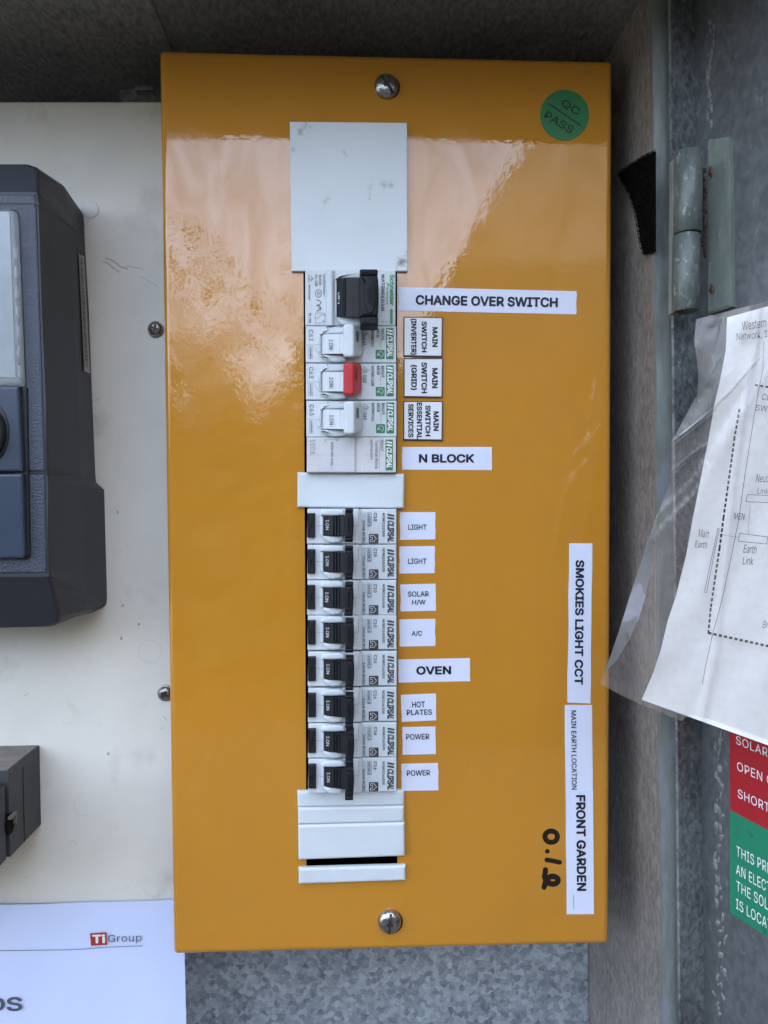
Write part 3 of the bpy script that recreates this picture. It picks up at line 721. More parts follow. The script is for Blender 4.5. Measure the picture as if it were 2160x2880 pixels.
# printed sheet tucked behind the orange cover
YD = .0275; DP = Yp(YD)
dc = thing('document', 'white printed sheet with a small red and grey logo, tucked behind the orange cover', 'paper', P(250, 2700, YD))
b = Bm(); nx, ny = 40, 16
def dpt(i, j):
    u, v = i / nx, j / ny; x = -330 + u * (516 + 12 * v + 330); y = (2553 - 22 * (u * 846 + 0) / 846 * 1.0) + v * (3080 - 2540)
    p_ = P(x, y, YD); p_.y += .0006 * math.sin(u * 9 + v * 2) * (1 - u) + .0002 * math.sin(v * 7 + u * 21); return p_
g = [[b.verts.new(dpt(i, j)) for j in range(ny + 1)] for i in range(nx + 1)]
for i in range(nx):
    for j in range(ny): f = b.faces.new((g[i][j], g[i + 1][j], g[i + 1][j + 1], g[i][j + 1])); f.smooth = True
build('sheet', b, M['doc'], dc)
DL = .0011
b = Bm(); flat(b, [(253, 2625), (299, 2622), (301, 2657), (256, 2660)], DP, DL); build('logo_tile', b, M['brick_red'], dc)
b = Bm(); text(b, 'Ti', (259, 2628, 296, 2653), DP, tilt=-2, bold=BOLD, lift=DL + .0001); build('logo_lettering', b, M['white_ink'], dc)
b = Bm(); text(b, 'Group', (304, 2628, 398, 2654), DP, tilt=-2, bold=.008, lift=DL, space=1.05)
build('logo_name', b, M['slate_ink'], dc); b = Bm(); stroke(b, [(-200, 2676), (170, 2672), (240, 2669), (300, 2664), (400, 2660)], 1.5, DP, DL)
build('lettering', b, M['slate_ink'], dc); b = Bm(); text(b, 'IDS', (-70, 2805, 62, 2845), DP, tilt=-1, bold=.018, lift=DL); build('heading', b, M['slate_ink'], dc)

# ================================================================== THE ORANGE COVER
c4 = [(450.5, 146.5), (1720, 175.8), (1710, 2650), (489.6, 2680)]
cov = thing('switchboard_cover', 'glossy orange enamelled steel cover carrying the breakers and labels', 'cover', P(1080, 2660, 0))
XW, ZH = .111, .4462 / 2
def rrw(x0, z0, x1, z1, r, n=6):
    return [Vector((a, 0, c)) for a, c in rr(x0, z0, x1, z1, r, n)]
TL, TR, BR, BL = [P(*c, .0024) for c in c4]
for v_ in (TL, TR, BR, BL): v_.y = 0
def outline(ins, y, r):
    # rounded quad through the four measured corners
    cs = [TL, TR, BR, BL]; o = []
    for i in range(4):
        a, b_, c = cs[i - 1], cs[i], cs[(i + 1) % 4]
        e1 = (a - b_).normalized(); e2 = (c - b_).normalized(); q = b_ + (e1 + e2) * ins
        for k in range(7):
            t = k / 6; p0 = q + e1 * r; p2 = q + e2 * r
            o.append((p0 * (1 - t) ** 2 + q * 2 * t * (1 - t) + p2 * t * t) * 1 + Vector((0, y, 0)))
    for v in o: v.y = y
    return o
b = Bm(); rad = .0032
prof = [(rad * (1 - math.sin(R(a))), rad * (1 - math.cos(R(a)))) for a in (0, 15, 30, 45, 60, 75, 90)]
rl = [outline(i_, y_, max(.0022 - i_ * .2, .001)) for i_, y_ in prof] + [outline(0, .0235, .0022)]
vr_ = [[b.verts.new(p) for p in r] for r in rl]; n = len(rl[0])
for a, c in zip(vr_, vr_[1:]):
    for i in range(n): b.faces.new((a[i], a[(i + 1) % n], c[(i + 1) % n], c[i])).smooth = True
hole_ = [P(853, 720), P(1117, 720), P(1117.5, 2446), P(862, 2448)]
tri = tessellate_polygon([[v.copy() for v in rl[0]], hole_])
allv = vr_[0] + [b.verts.new(v) for v in hole_]
for t in tri:
    try: b.faces.new([allv[i] for i in t])
    except ValueError: pass
hb = [b.verts.new(v + Vector((0, .0014, 0))) for v in hole_]; hf = allv[-4:]
for i in range(4): b.faces.new((hf[i], hf[(i + 1) % 4], hb[(i + 1) % 4], hb[i]))
build('cover_plate', b, M['orange'], cov)
# felt-pen writing on the enamel
F0 = Yp(0.)
def N6(x, y): return (1500 + x / 6.145, 2240 + y / 6.145)
b = Bm()
stroke(b, [N6(*p) for p in ell(308, 695, 108, 98, n=28)], 88 / 6.145, F0, .00008, closed=True)
blob_pts = [N6(*p) for p in ell(242, 948, 42, 40, n=14)]; flat(b, blob_pts, F0, .00008)
stroke(b, [N6(*p) for p in ((232, 1096), (330, 1112), (455, 1138))], 82 / 6.145, F0, .00008, caps=1)
stroke(b, [N6(*p) for p in ((210, 1265), (205, 1320), (192, 1390), (215, 1460), (185, 1570))], 92 / 6.145, F0, .00009, caps=1)
stroke(b, [N6(*p) for p in ell(335, 1448, 92, 66, n=24)], 98 / 6.145, F0, .00010, closed=True)
build('handwriting', b, mat('felt_pen', (.010, .006, .004), .35), cov)

# black sheet behind the slot, in place of its unlit depth
b = Bm(); box(b, P(820, 900, .05).x, P(1160, 900, .05).x, .046, .049, -.215, .16)
tag(build('slot_backdrop', b, M['hole'], loc=P(985, 2440, .048)), 'black rail standing for the unlit depth of the open slot below the breakers', 'backdrop')
gsc = 'screws holding the orange cover'
for nm, px, py, r_, ang, lab in (('cover_screw', 1086.8, 243.7, 34.5, 125, 'large shiny slotted screw near the top edge of the orange cover'), ('cover_screw', 1095.9, 2591, 33.5, 84, 'large shiny slotted screw near the bottom edge of the orange cover')):
    t = screw(nm, px, py, r_, -.0006, .0034, M['screw'], lab, gsc, ang, True)
    b = Bm(); flat(b, ell(px + 3, py + 1, r_ + .8, n=30), F0, .00007); build('hole_rim', b, M['hole'], t)

# ================================================================== BLANKING PIECES
def blank(px, yf, mt, label, group='blanking pieces closing unused ways', bev=.0012, back=0.0004):
    t = thing('blanking_cover', label, 'cover', P(sum(p[0] for p in px) / 4, px[3][1], yf), group)
    b = Bm(); prism(b, px, yf, back, bev, 3); build('plate', b, mt, t); return t
t = blank([(815, 342), (1145, 345), (1146, 762), (820, 762)], -.0022, M['white_scuffed'], 'tall scuffed white sheet above the changeover switch', bev=.0003)
blank([(836, 1328), (1138, 1332), (1137, 1430), (835.5, 1427)], -.0030, M['white_dirty'], 'short white blank between the terminal block and the eight small breakers')
blank([(835.5, 2226.5), (1138, 2223.5), (1137, 2266), (837, 2271.5)], -.0022, M['white_dirty'], 'narrow stained white blank directly below the last breaker')
blank([(837.5, 2273), (1137, 2268), (1137.5, 2312.5), (838, 2320)], -.0026, M['white_dirty'], 'narrow white blank with smudges, second below the last breaker')
blank([(838, 2322), (1138, 2314.5), (1139.5, 2409), (839, 2420)], -.0030, M['white_dirty'], 'wide white blank just above the open black slot')
blank([(839, 2443), (1141, 2435), (1141, 2478), (839.5, 2488)], -.0022, M['white_plastic'], 'clean narrow white blank by itself below the open black slot')

# ================================================================== BREAKERS
YFACE = -.0062
FP = Yp(YFACE)
def rcm(bm, x0, y0, x1, y1, pl, wd, lift=.0002):       # tick-in-triangle compliance mark, apex to the right
    stroke(bm, [(x0, y0), (x1, (y0 + y1) / 2), (x0, y1)], wd, pl, lift, closed=True)
    cx_, cy_ = x0 + (x1 - x0) * .36, (y0 + y1) / 2; r_ = (y1 - y0) * .19
    stroke(bm, ell(cx_, cy_, r_, n=14, a0=-60, a1=220), wd * .9, pl, lift + 3e-5)
def logo(bm, x0, x1, y0, y1, pl, lift):                # two slanted bars and the slanted name, reading downwards
    L = y1 - y0; sl = (x1 - x0) * .22
    for k in range(2):
        a = y0 + L * .105 * k; hgt = L * .062
        flat(bm, [(x0, a), (x1, a + sl * .8), (x1, a + sl * .8 + hgt), (x0, a + hgt)], pl, lift)
    text(bm, 'CLIPSAL', (x0, y0 + L * .215, x1, y1), pl, cw=True, bold=.034, shear=.22, lift=lift, space=.95)

# ---- changeover switch (1.5 modules wide)
def Z1(u, v): return (840 + u / 5.7207, 740 + v / 5.7207)
def zb(u0, v0, u1, v1, Zf): a = Zf(u0, v0); c = Zf(u1, v1); return (a[0], a[1], c[0], c[1])
def zp(pts, Zf): return [Zf(*p) for p in pts]
cs_ = thing('changeover_switch', 'wide white changeover switch with one large black handle, topmost device', 'switch', P(*Z1(105, 1003), YFACE))
b = Bm(); prism(b, zp(rr(105, 118, 1558, 1003), Z1), YFACE, .045, .0004); build('body', b, M['white_plastic'], cs_)
b = Bm()
prof = [(440, 0), (452, .0018), (480, .0026), (530, .0026), (560, .0018), (576, 0)]
rl = []
for v in (122, 1000): rl.append([P(*Z1(u, v), YFACE - h) for u, h in prof] + [P(*Z1(576, v), YFACE + .002), P(*Z1(440, v), YFACE + .002)])
rings(b, rl); build('rib', b, M['white_plastic'], cs_)
b = Bm()
up_ = [(590, 248), (600, 220), (640, 180), (700, 148), (780, 128), (1000, 128), (1000, 236), (800, 238)]
lo_ = [(600, 865), (800, 856), (1000, 858), (1000, 1000), (800, 1000), (700, 985), (640, 945), (610, 900)]
prism(b, zp(up_, Z1), YFACE - .0030, YFACE + .001, .0010); prism(b, zp(lo_, Z1), YFACE - .0030, YFACE + .001, .0010)
prism(b, zp([(578, 250), (612, 250), (612, 870), (590, 870)], Z1), YFACE - .0012, YFACE + .001, .0004)
build('cheeks', b, M['white_plastic'], cs_)
b = Bm()
prof = [(606, -.001), (612, .0010), (660, .0030), (712, .0046), (716, .0040), (728, .0040), (732, .0050), (742, .0050), (748, .0042), (760, .0056), (850, .0074), (980, .0080)]
rl = [[P(*Z1(u, v), YFACE - h) for u, h in prof] + [P(*Z1(980, v), YFACE + .003), P(*Z1(606, v), YFACE + .003)] for v in (246, 862)]
rings(b, rl); tg = build('rotor', b, M['black_plastic'], cs_)
b = Bm(); yH = YFACE - .0175
prism(b, zp([(980, 190), (1000, 180), (1268, 182), (1282, 260), (1288, 420), (1288, 640), (1280, 780), (1274, 860), (985, 862), (972, 700), (968, 400)], Z1), yH, YFACE - .007, .0016, 3)
prism(b, zp(rr(982, 88, 1274, 196, 30), Z1), yH - .0004, YFACE - .007, .0012, 3); prism(b, zp(rr(990, 856, 1282, 1000, 34), Z1), yH - .0004, YFACE - .007, .0012, 3)
hd = build('handle', b, M['black_rubber'], cs_)
b = Bm()
prism(b, zp(ell(1150, 520, 95, 300, n=30), Z1), yH - .0006, yH + .001, .0006)
for k, (u, v0, v1) in enumerate(((1130, 380, 640), (1155, 340, 660), (1180, 320, 690), (1215, 340, 670), (1240, 380, 640))):
    prism(b, zp(rr(u - 6, v0, u + 6, v1, 5), Z1), yH - .0011, yH, .0003)
build('grip', b, M['black_rubber'], hd)
b = Bm(); text(b, 'ON-I', zb(628, 470, 674, 660, Z1), Yp(YFACE - .0026), cw=True, bold=.012, lift=.0003); build('handle_lettering', b, M['white_ink'], cs_)
b = Bm()
rcm(b, *Z1(160, 185), *Z1(248, 312), FP, 1.5)
text(b, 'SAA231069', zb(157, 345, 187, 595, Z1), FP, cw=True)
text(b, 'Ue:230/240V~', zb(392, 180, 428, 540, Z1), FP, cw=True); text(b, 'Ie:63A', zb(327, 185, 366, 355, Z1), FP, cw=True); text(b, 'AC-22B', zb(264, 180, 302, 370, Z1), FP, cw=True)
stroke(b, zp(ell(318, 488, 48, 62, n=24), Z1), 1.4, FP, closed=True); text(b, 'CCC', zb(298, 460, 338, 518, Z1), FP, cw=True)
for v in (635, 725): stroke(b, zp(ell(365 - 95, v + 8, 0, 0, n=3), Z1)[:0] or zp([(366 - 0, v - 45 + 0), (318, v - 36), (278, v - 8 + 10), (318 - 40, v + 2)], Z1)[:0] or zp(ell(270, v, 88, 45, n=12, a0=-80, a1=80), Z1), 2.1, FP)
stroke(b, zp([(310, 725), (352, 725)], Z1), 2, FP)
text(b, 'SI / SII', zb(157, 802, 200, 965, Z1), FP, cw=True)
q = [(270, 803), (420, 803), (420, 963), (270, 963)]
for i in range(4): stroke(b, zp([q[i], q[(i + 1) % 4]], Z1), .7, FP)
stroke(b, zp([(240, 883), (300, 883)], Z1), .8, FP); stroke(b, zp([(318, 872), (385, 825)], Z1), .8, FP); stroke(b, zp([(395, 832), (448, 832)], Z1), .8, FP); stroke(b, zp([(385, 934), (448, 934)], Z1), .8, FP)
for c_ in ((309, 883), (393, 832), (393, 934)): stroke(b, zp(ell(*c_, 10, 10, n=10), Z1), .7, FP, closed=True)
build('lettering', b, M['grey_ink'], cs_); b = Bm(); text(b, 'WATSNS63/1M', zb(1322, 176, 1384, 765, Z1), FP, cw=True, bold=.014)
stroke(b, zp([(1300, 945), (1330, 945)], Z1), .8, FP); stroke(b, zp([(1390, 945), (1450, 945)], Z1), .8, FP); stroke(b, zp(ell(1356, 945, 12, 14, n=10), Z1), .7, FP, closed=True)
build('lettering', b, M['grey_ink'], cs_)
b = Bm(); text(b, 'Schneider', zb(1466, 184, 1542, 680, Z1), FP, cw=True, bold=.03)
text(b, 'Electric', zb(1408, 395, 1446, 665, Z1), FP, cw=True, bold=.014, space=1.3)
stroke(b, zp([(1410, 315), (1440, 325), (1455, 345), (1440, 372), (1420, 360), (1440, 335), (1470, 345)], Z1), 1.5, FP)
flat(b, zp(rr(1470, 738, 1515, 982, 18), Z1), FP, .0002); build('green_lettering', b, M['bright_green'], cs_)

# ---- miniature circuit breakers
def Z2(u, v): return (840 + u / 5.7207, 910 + v / 5.7207)
MREF = P(*Z2(112, 640), YFACE)
def make_mcb(code, toggle_mat, label):
    t = thing('miniature_circuit_breaker', label, 'breaker', MREF, 'single-pole main switch breakers')
    V = 640
    def q(pts): return zp([(u, v + V) for u, v in pts], Z2)
    def bx(u0, v0, u1, v1): return zb(u0, v0 + V, u1, v1 + V, Z2)
    b = Bm(); prism(b, q(rr(112, 0, 1568, 584)), YFACE, .045, .0004); build('body', b, M['white_plastic'], t, base=MREF)
    # round housing with a window for the rotor
    b = Bm()
    arc_t = ell(600, 296, 340, 282, n=18, a0=182, a1=285); arc_b = ell(600, 296, 340, 282, n=18, a0=75, a1=180)
    prism(b, q([(u, v) for u, v in arc_t if v < 128] + [(760, 24), (760, 118), (330, 130)]), YFACE - .0022, YFACE + .001, .0009)
    prism(b, q([(760, 560)] + [(u, v) for u, v in arc_b if v > 462] + [(340, 460), (760, 462)]), YFACE - .0022, YFACE + .001, .0009)
    prism(b, q([(322, 140), (358, 140), (360, 450), (338, 452), (292, 400), (268, 330), (266, 260), (290, 190)]), YFACE - .0014, YFACE + .001, .0006)
    build('cheeks', b, M['white_plastic'], t, base=MREF)
    b = Bm()
    for (u, v) in ((460, 28), (455, 525)): flat(b, q(ell(u, v, 16, 12, n=12)), Yp(YFACE - .0023), .0001)
    stroke(b, q([(112, 300), (268, 300)]), .6, FP, .0002); stroke(b, q([(885, 530), (885, 584)]), .8, FP, .0002); stroke(b, q([(270, 298), (358, 300)]), .9, Yp(YFACE - .0015), .0001)
    flat(b, q([(356, 140), (364, 140), (370, 452), (362, 452)]), Yp(YFACE - .0018), .0001)
    build('seam', b, M['pale_ink'], t, base=MREF)
    b = Bm(); prof = [(366, -.0008), (380, .0012), (480, .0034), (640, .0050), (670, .0062), (730, .0070)]
    rings(b, [[P(*Z2(u, v + V), YFACE - h) for u, h in prof] + [P(*Z2(730, v + V), YFACE + .002), P(*Z2(366, v + V), YFACE + .002)] for v in (136, 450)])
    build('rotor', b, M['white_plastic'], t, base=MREF)
    b = Bm(); yT = YFACE - .0135
    loft(b, q(rr(714, -18, 896, 520, 62)), yT, q(rr(735, -6, 1002, 500, 50)), YFACE - .004, .0012); prism(b, q(rr(880, 20, 1010, 420, 20)), YFACE - .0045, YFACE - .001, .0008)
    tg = build('toggle', b, toggle_mat, t, base=MREF)
    fl = 'R' not in code
    b = Bm()
    y0, y1 = yT + .0034, yT + .0060
    pts = [P(*Z2(930, 100 + V), y0 - .0007), P(*Z2(962, 104 + V), y1 - .0007), P(*Z2(962, 262 + V), y1 - .0007), P(*Z2(930, 266 + V), y0 - .0007)]
    b.faces.new([b.verts.new(p) for p in pts]); build('indicator', b, M['green_flag'] if fl else M['red_plastic'], tg, base=MREF)
    b = Bm(); text(b, 'I.ON', bx(486, 225, 548, 382), Yp(YFACE - .0046), cw=True, bold=.013, lift=.0003)
    text(b, 'C63', bx(163, 60, 233, 238), FP, cw=True, bold=.01)
    text(b, '6000|3', bx(172, 335, 210, 510), FP, cw=True); qq = bx(160, 322, 220, 522)
    for a_, c_ in (((qq[0], qq[1]), (qq[2], qq[1])), ((qq[2], qq[1]), (qq[2], qq[3])), ((qq[2], qq[3]), (qq[0], qq[3])), ((qq[0], qq[3]), (qq[0], qq[1]))): stroke(b, [a_, c_], .5, FP)
    rc = bx(1040, 52, 1128, 168); rcm(b, *rc, FP, 1.3)
    text(b, 'C63', bx(1032, 190, 1086, 308), FP, cw=True, bold=.014); text(b, code, bx(1165, 40, 1210, 40 + 36 * len(code)), FP, cw=True)
    text(b, 'MCB', bx(1252, 40, 1298, 182), FP, cw=True); text(b, 'MAX9', bx(1328, 40, 1378, 225), FP, cw=True); stroke(b, q([(1313, 40), (1313, 360)]), .6, FP)
    build('lettering', b, M['grey_ink'], t, base=MREF)
    b = Bm(); flat(b, q(rr(1405, 30, 1525, 530)), FP, .00015); flat(b, q(rr(1236, 380, 1382, 526, 16)), FP, .00015); build('green_print', b, M['green_ink'], t, base=MREF)
    b = Bm(); x0, y0, x1, y1 = bx(1420, 50, 1512, 510); logo(b, x0, x1, y0, y1, FP, .0003)
    stroke(b, q([(1260, 455), (1290, 415), (1330, 405), (1358, 440), (1350, 480), (1320, 500)]), 1.2, FP, .0003); stroke(b, q([(1258, 470), (1285, 450), (1275, 470), (1310, 445), (1300, 475), (1325, 470)]), 1.2, FP, .0003)
    build('logo', b, M['white_ink'], t, base=MREF)
    return t
t = make_mcb('MX9MC163', M['white_plastic'], 'white breaker with white toggle, right under the changeover switch'); t.location = P(859.6, 917, YFACE)
t = make_mcb('MX9MC163R', M['red_plastic'], 'white breaker with a red toggle'); t.location = P(860.2, 1022, YFACE)
t = make_mcb('MX9MC163', M['white_plastic'], 'white breaker with white toggle, right above the terminal block'); t.location = P(861.4, 1127, YFACE)

# ---- neutral terminal block
def Z3(u, v): return (780 + u / 3.318, 1060 + v / 3.318)
tb = thing('terminal_block', 'plain grey-white terminal block without a toggle', 'terminal block', P(*Z3(272, 895), YFACE))
b = Bm(); prism(b, zp(rr(274, 562, 1110, 893), Z3), YFACE + .0006, .045, .0004); prism(b, zp(rr(274, 563, 728, 892), Z3), YFACE - .0004, .03, .0006, 3); prism(b, zp(rr(790, 563, 1108, 892), Z3), YFACE, .03, .0004)
build('body', b, M['grey_white'], tb)
b = Bm(); F4 = Yp(YFACE - .0004)
text(b, '100A', zb(306, 586, 354, 722, Z3), F4, cw=True, bold=.008, space=1.1); text(b, 'Solid link only', zb(494, 606, 524, 826, Z3), F4, cw=True)
text(b, '1', zb(550, 586, 566, 600, Z3), F4, cw=True); text(b, '2', zb(438, 592, 458, 608, Z3), F4, cw=True); stroke(b, zp([(440, 584), (570, 584)], Z3), .8, F4)
text(b, 'MAX9', zb(962, 588, 992, 692, Z3), FP, cw=True); text(b, 'Terminal Block', zb(912, 592, 942, 856, Z3), FP, cw=True); text(b, 'MX9TB1100', zb(866, 588, 890, 768, Z3), FP, cw=True)
stroke(b, zp([(953, 586), (953, 874)], Z3), .8, FP); stroke(b, zp([(274, 728), (728, 728)], Z3), .4, F4); stroke(b, zp([(790, 728), (1108, 728)], Z3), .5, FP); build('lettering', b, M['pale_ink'], tb)
b = Bm(); flat(b, zp(rr(1010, 586, 1078, 872), Z3), FP, .00015); build('green_print', b, M['green_ink'], tb)
b = Bm(); x0, y0, x1, y1 = zb(1018, 598, 1070, 860, Z3); logo(b, x0, x1, y0, y1, FP, .0003); build('logo', b, M['white_ink'], tb)

# ---- eight residual-current breakers
def Z4(u, v): return (840 + u / 5.7207, 1420 + v / 5.7207)
RREF = P(*Z4(136, 640), YFACE)
YL = YFACE - .0012; FL = Yp(YL)
GR = 'small breakers with black toggles'
def make_rcbo(amp, label):
    t = thing('residual_current_breaker', label, 'breaker', RREF, GR); V = 640
    def q(pts): return zp([(u, v + V) for u, v in pts], Z4)
    def bx(u0, v0, u1, v1): return zb(u0, v0 + V, u1, v1 + V, Z4)
    b = Bm(); prism(b, q(rr(1000, 2, 1574, 562)), YFACE, .045, .0005)
    prism(b, q([(140, 2), (964, 2), (964, 562), (134, 562)]), YL, .045, .0005)
    loft(b, q(rr(958, 2, 966, 562)), YL + .0003, q(rr(958, 2, 1016, 562)), YFACE + .0002)
    build('body', b, M['white_plastic'], t, base=RREF)
    b = Bm(); prism(b, q(rr(138, 76, 262, 468, 6)), YL - .0022, YL + .001, .0005); tb_ = build('test_button', b, M['black_plastic'], t, base=RREF)
    b = Bm(); stroke(b, q([(160, 265), (205, 265), (205, 235), (225, 235)]), 1.6, Yp(YL - .0022), .0002); stroke(b, q([(200, 300), (225, 300)]), 1.4, Yp(YL - .0022), .0002); build('button_mark', b, M['hole'], tb_, base=RREF)
    b = Bm()
    prism(b, q([(350, 112), (352, 60), (400, 20), (480, 8), (660, 8), (720, 30), (735, 110), (520, 120)]), YL - .0026, YL + .001, .0010)
    prism(b, q([(378, 444), (520, 440), (722, 442), (715, 490), (660, 545), (560, 562), (470, 545), (410, 500)]), YL - .0026, YL + .001, .0010)
    prism(b, q([(352, 112), (396, 118), (392, 436), (352, 440), (336, 380), (334, 180)]), YL - .0010, YL + .001, .0005)
    build('cheeks', b, M['white_plastic'], t, base=RREF)
    b = Bm(); stroke(b, q([(262, 274), (336, 274)]), .9, FL, .0002); stroke(b, q([(885, 276), (960, 276)]), .8, FL, .0002); stroke(b, q([(335, 274), (394, 274)]), .9, Yp(YL - .0011), .0001)
    stroke(b, q([(960, 60), (960, 276)]), .8, FL, .0001); stroke(b, q(ell(590, 558, 26, 26, n=10, a0=180, a1=360)), 1.2, Yp(YL - .0027), .0001)
    stroke(b, q([(1018, 4), (1018, 560)]), .7, FP, .0001); build('seam', b, M['pale_ink'], t, base=RREF)
    b = Bm(); prof = [(394, -.0010), (402, .0010), (470, .0028), (554, .0042), (558, .0034), (572, .0036), (580, .0048), (598, .0050), (604, .0042), (630, .0054), (650, .0056), (656, .0050), (668, .0058), (760, .0070)]
    rings(b, [[P(*Z4(u, v + V), YL - h) for u, h in prof] + [P(*Z4(760, v + V), YL + .002), P(*Z4(394, v + V), YL + .002)] for v in (124, 440)])
    build('rotor', b, M['black_plastic'], t, base=RREF)
    b = Bm(); yH = YL - .0125
    prism(b, q([(742, 70), (866, 76), (876, 150), (880, 280), (874, 420), (866, 500), (736, 500), (730, 280)]), yH, YL - .006, .0012, 3)
    prism(b, q(rr(740, 27, 874, 82, 14)), yH - .0003, YL - .006, .0008); prism(b, q(rr(732, 492, 866, 562, 14)), yH - .0003, YL - .006, .0008)
    for u in (790, 806): prism(b, q(rr(u - 4, 170, u + 4, 400, 3)), yH - .0005, yH + .001, .0002)
    build('toggle', b, M['black_rubber'], t, base=RREF)
    b = Bm(); text(b, 'I.ON', bx(440, 188, 490, 345), Yp(YL - .0034), cw=True, bold=.01, lift=.0004); build('toggle_lettering', b, M['white_ink'], t, base=RREF)
    b = Bm()
    text(b, 'C%d' % amp, bx(1202, 62, 1256, 196), FP, cw=True, bold=.014)
    text(b, '4500 3', bx(1112, 72, 1150, 268), FP, cw=True, bold=.014); r4 = bx(1102, 60, 1166, 276)
    for a_, c_ in (((r4[0], r4[1]), (r4[2], r4[1])), ((r4[2], r4[1]), (r4[2], r4[3])), ((r4[2], r4[3]), (r4[0], r4[3])), ((r4[0], r4[3]), (r4[0], r4[1]))): stroke(b, [a_, c_], .8, FP)
    stroke(b, q([(1102, 218), (1166, 218)]), .8, FP)
    r5 = bx(1028, 64, 1078, 168)
    for a_, c_ in (((r5[0], r5[1]), (r5[2], r5[1])), ((r5[2], r5[1]), (r5[2], r5[3])), ((r5[2], r5[3]), (r5[0], r5[3])), ((r5[0], r5[3]), (r5[0], r5[1]))): stroke(b, [a_, c_], .5, FP)
    stroke(b, q([(1045, 76), (1062, 90), (1045, 110), (1062, 130), (1045, 155)]), .8, FP)
    text(b, '30mA RCBO', bx(1024, 178, 1068, 546), FP, cw=True)
    text(b, 'RCBE2%d/30S' % amp, bx(1338, 66, 1384, 444), FP, cw=True)
    x0, y0, x1, y1 = bx(1424, 76, 1532, 548); logo(b, x0, x1, y0, y1, FP, .0002)
    flat(b, q(rr(1126, 400, 1280, 552, 16)), FP, .00015)
    build('lettering', b, M['grey_ink'], t, base=RREF)
    b = Bm(); stroke(b, q([(1150, 425), (1205, 425), (1248, 476), (1205, 527), (1150, 527)]), 1.4, FP, .0003); stroke(b, q([(1150, 425), (1150, 455), (1180, 455), (1190, 476), (1180, 495), (1150, 495), (1150, 527)]), 1.4, FP, .0003)
    build('house_mark', b, M['white_ink'], t, base=RREF)
    return t
rc = [(863.6, 1431), (864, 1532), (864, 1631.8), (865, 1730.5), (866, 1832), (866, 1934.5), (866.3, 2034), (866.6, 2133.3)]
labs = ['C10 black-toggle breaker just below the short white blank, beside the upper LIGHT label', 'C10 black-toggle breaker beside the lower LIGHT label', 'C10 black-toggle breaker beside the SOLAR H/W label', 'C10 black-toggle breaker beside the A/C label',
        'C16 black-toggle breaker beside the OVEN label', 'C16 black-toggle breaker beside the HOT PLATES label', 'C16 black-toggle breaker beside the upper POWER label', 'C16 black-toggle breaker at the bottom end of the row, beside the lower POWER label']
r10 = make_rcbo(10, labs[0]); r16 = make_rcbo(16, labs[4])
for i, (x, y) in enumerate(rc):
    src = r10 if i < 4 else r16; loc = P(x, y, YFACE)
    random.seed(100 + i); o = src
    if i in (0, 4): src.location = loc
    else: o = dup(src, loc, labs[i])
    o.rotation_euler = (random.uniform(-.004, .004), random.uniform(-.004, .004), random.uniform(-.006, .006)); o.location.y += random.uniform(-.0003, .0003)
    for ch in o.children:                               # print and toggles never sit quite alike
        if ch.name.startswith(('lettering', 'toggle')): ch.location = ch.location + Vector((random.uniform(-.0002, .0002), -.00004, random.uniform(-.0002, .0002)))

# ================================================================== LABELS ON THE COVER
def sticker(quad, label, lines, mt='paper', bold=0., cw=False, tilt=0., th=.00022, group='printed tape labels on the orange cover'):
    cx_ = sum(p[0] for p in quad) / 4; cy_ = max(p[1] for p in quad)
    t = thing('label_sticker', label, 'label', P(cx_, cy_, -th), group)
    b = Bm()
    if len(quad) == 4 and mt == 'paper':               # scissors-cut ends are never quite straight
        random.seed(int(cx_ + cy_)); (a, c, e, g_) = quad
        n_ = 6
        pts = [a, c] + [(c[0] + (e[0] - c[0]) * k / n_ + random.uniform(-1, 1), c[1] + (e[1] - c[1]) * k / n_) for k in range(1, n_)] + [e, g_] + [(g_[0] + (a[0] - g_[0]) * k / n_ + random.uniform(-1, 1), g_[1] + (a[1] - g_[1]) * k / n_) for k in range(1, n_)]
        prism(b, pts, -th, .0004)
    else: prism(b, quad, -th, .0004, .0003 if mt == 'engraved' else 0)
    build('tape' if mt == 'paper' else 'plate', b, M[mt], t)
    b = Bm(); pl = Yp(-th)
    for s, bx_ in lines: text(b, s, bx_, pl, cw=cw, tilt=tilt, bold=bold, lift=.00015)
    build('lettering', b, M['black'], t); return t
sticker([(1121, 807), (1621.6, 819), (1621, 884), (1121, 873.7)], 'long white label reading CHANGE OVER SWITCH', [('CHANGE OVER SWITCH', (1169, 833, 1569, 861))], bold=BOLD, tilt=1.1)
sticker([(1131, 1257), (1383, 1257), (1383, 1322), (1131, 1321)], 'white label reading N BLOCK', [('N BLOCK', (1178, 1277, 1334, 1301.5))], bold=BOLD)
sticker([(1125, 1440.5), (1224.5, 1440.5), (1224.5, 1517), (1125, 1518.6)], 'upper of the two small white labels reading LIGHT', [('LIGHT', (1148, 1475, 1200, 1490))], bold=.013)
sticker([(1123.6, 1537), (1223, 1535.5), (1222.6, 1612), (1123.6, 1613.6)], 'lower of the two small white labels reading LIGHT', [('LIGHT', (1147.5, 1570.5, 1199.5, 1586))], bold=.013)
sticker([(1125.6, 1644), (1224.5, 1641.6), (1226, 1718), (1127, 1720)], 'small white label reading SOLAR H/W', [('SOLAR', (1147, 1663, 1206, 1678)), ('H/W', (1159, 1686.6, 1197, 1702))], bold=.013, tilt=-1)
sticker([(1124, 1742), (1224, 1740.6), (1224, 1816.8), (1124, 1818.7)], 'small white label reading A/C', [('A/C', (1157.5, 1774, 1187, 1790))], bold=.013)
sticker([(1120, 1855), (1322, 1851), (1323, 1916), (1121, 1920)], 'white label with bold OVEN lettering', [('OVEN', (1171, 1873.5, 1269, 1897.5))], bold=BOLD, tilt=-.7)
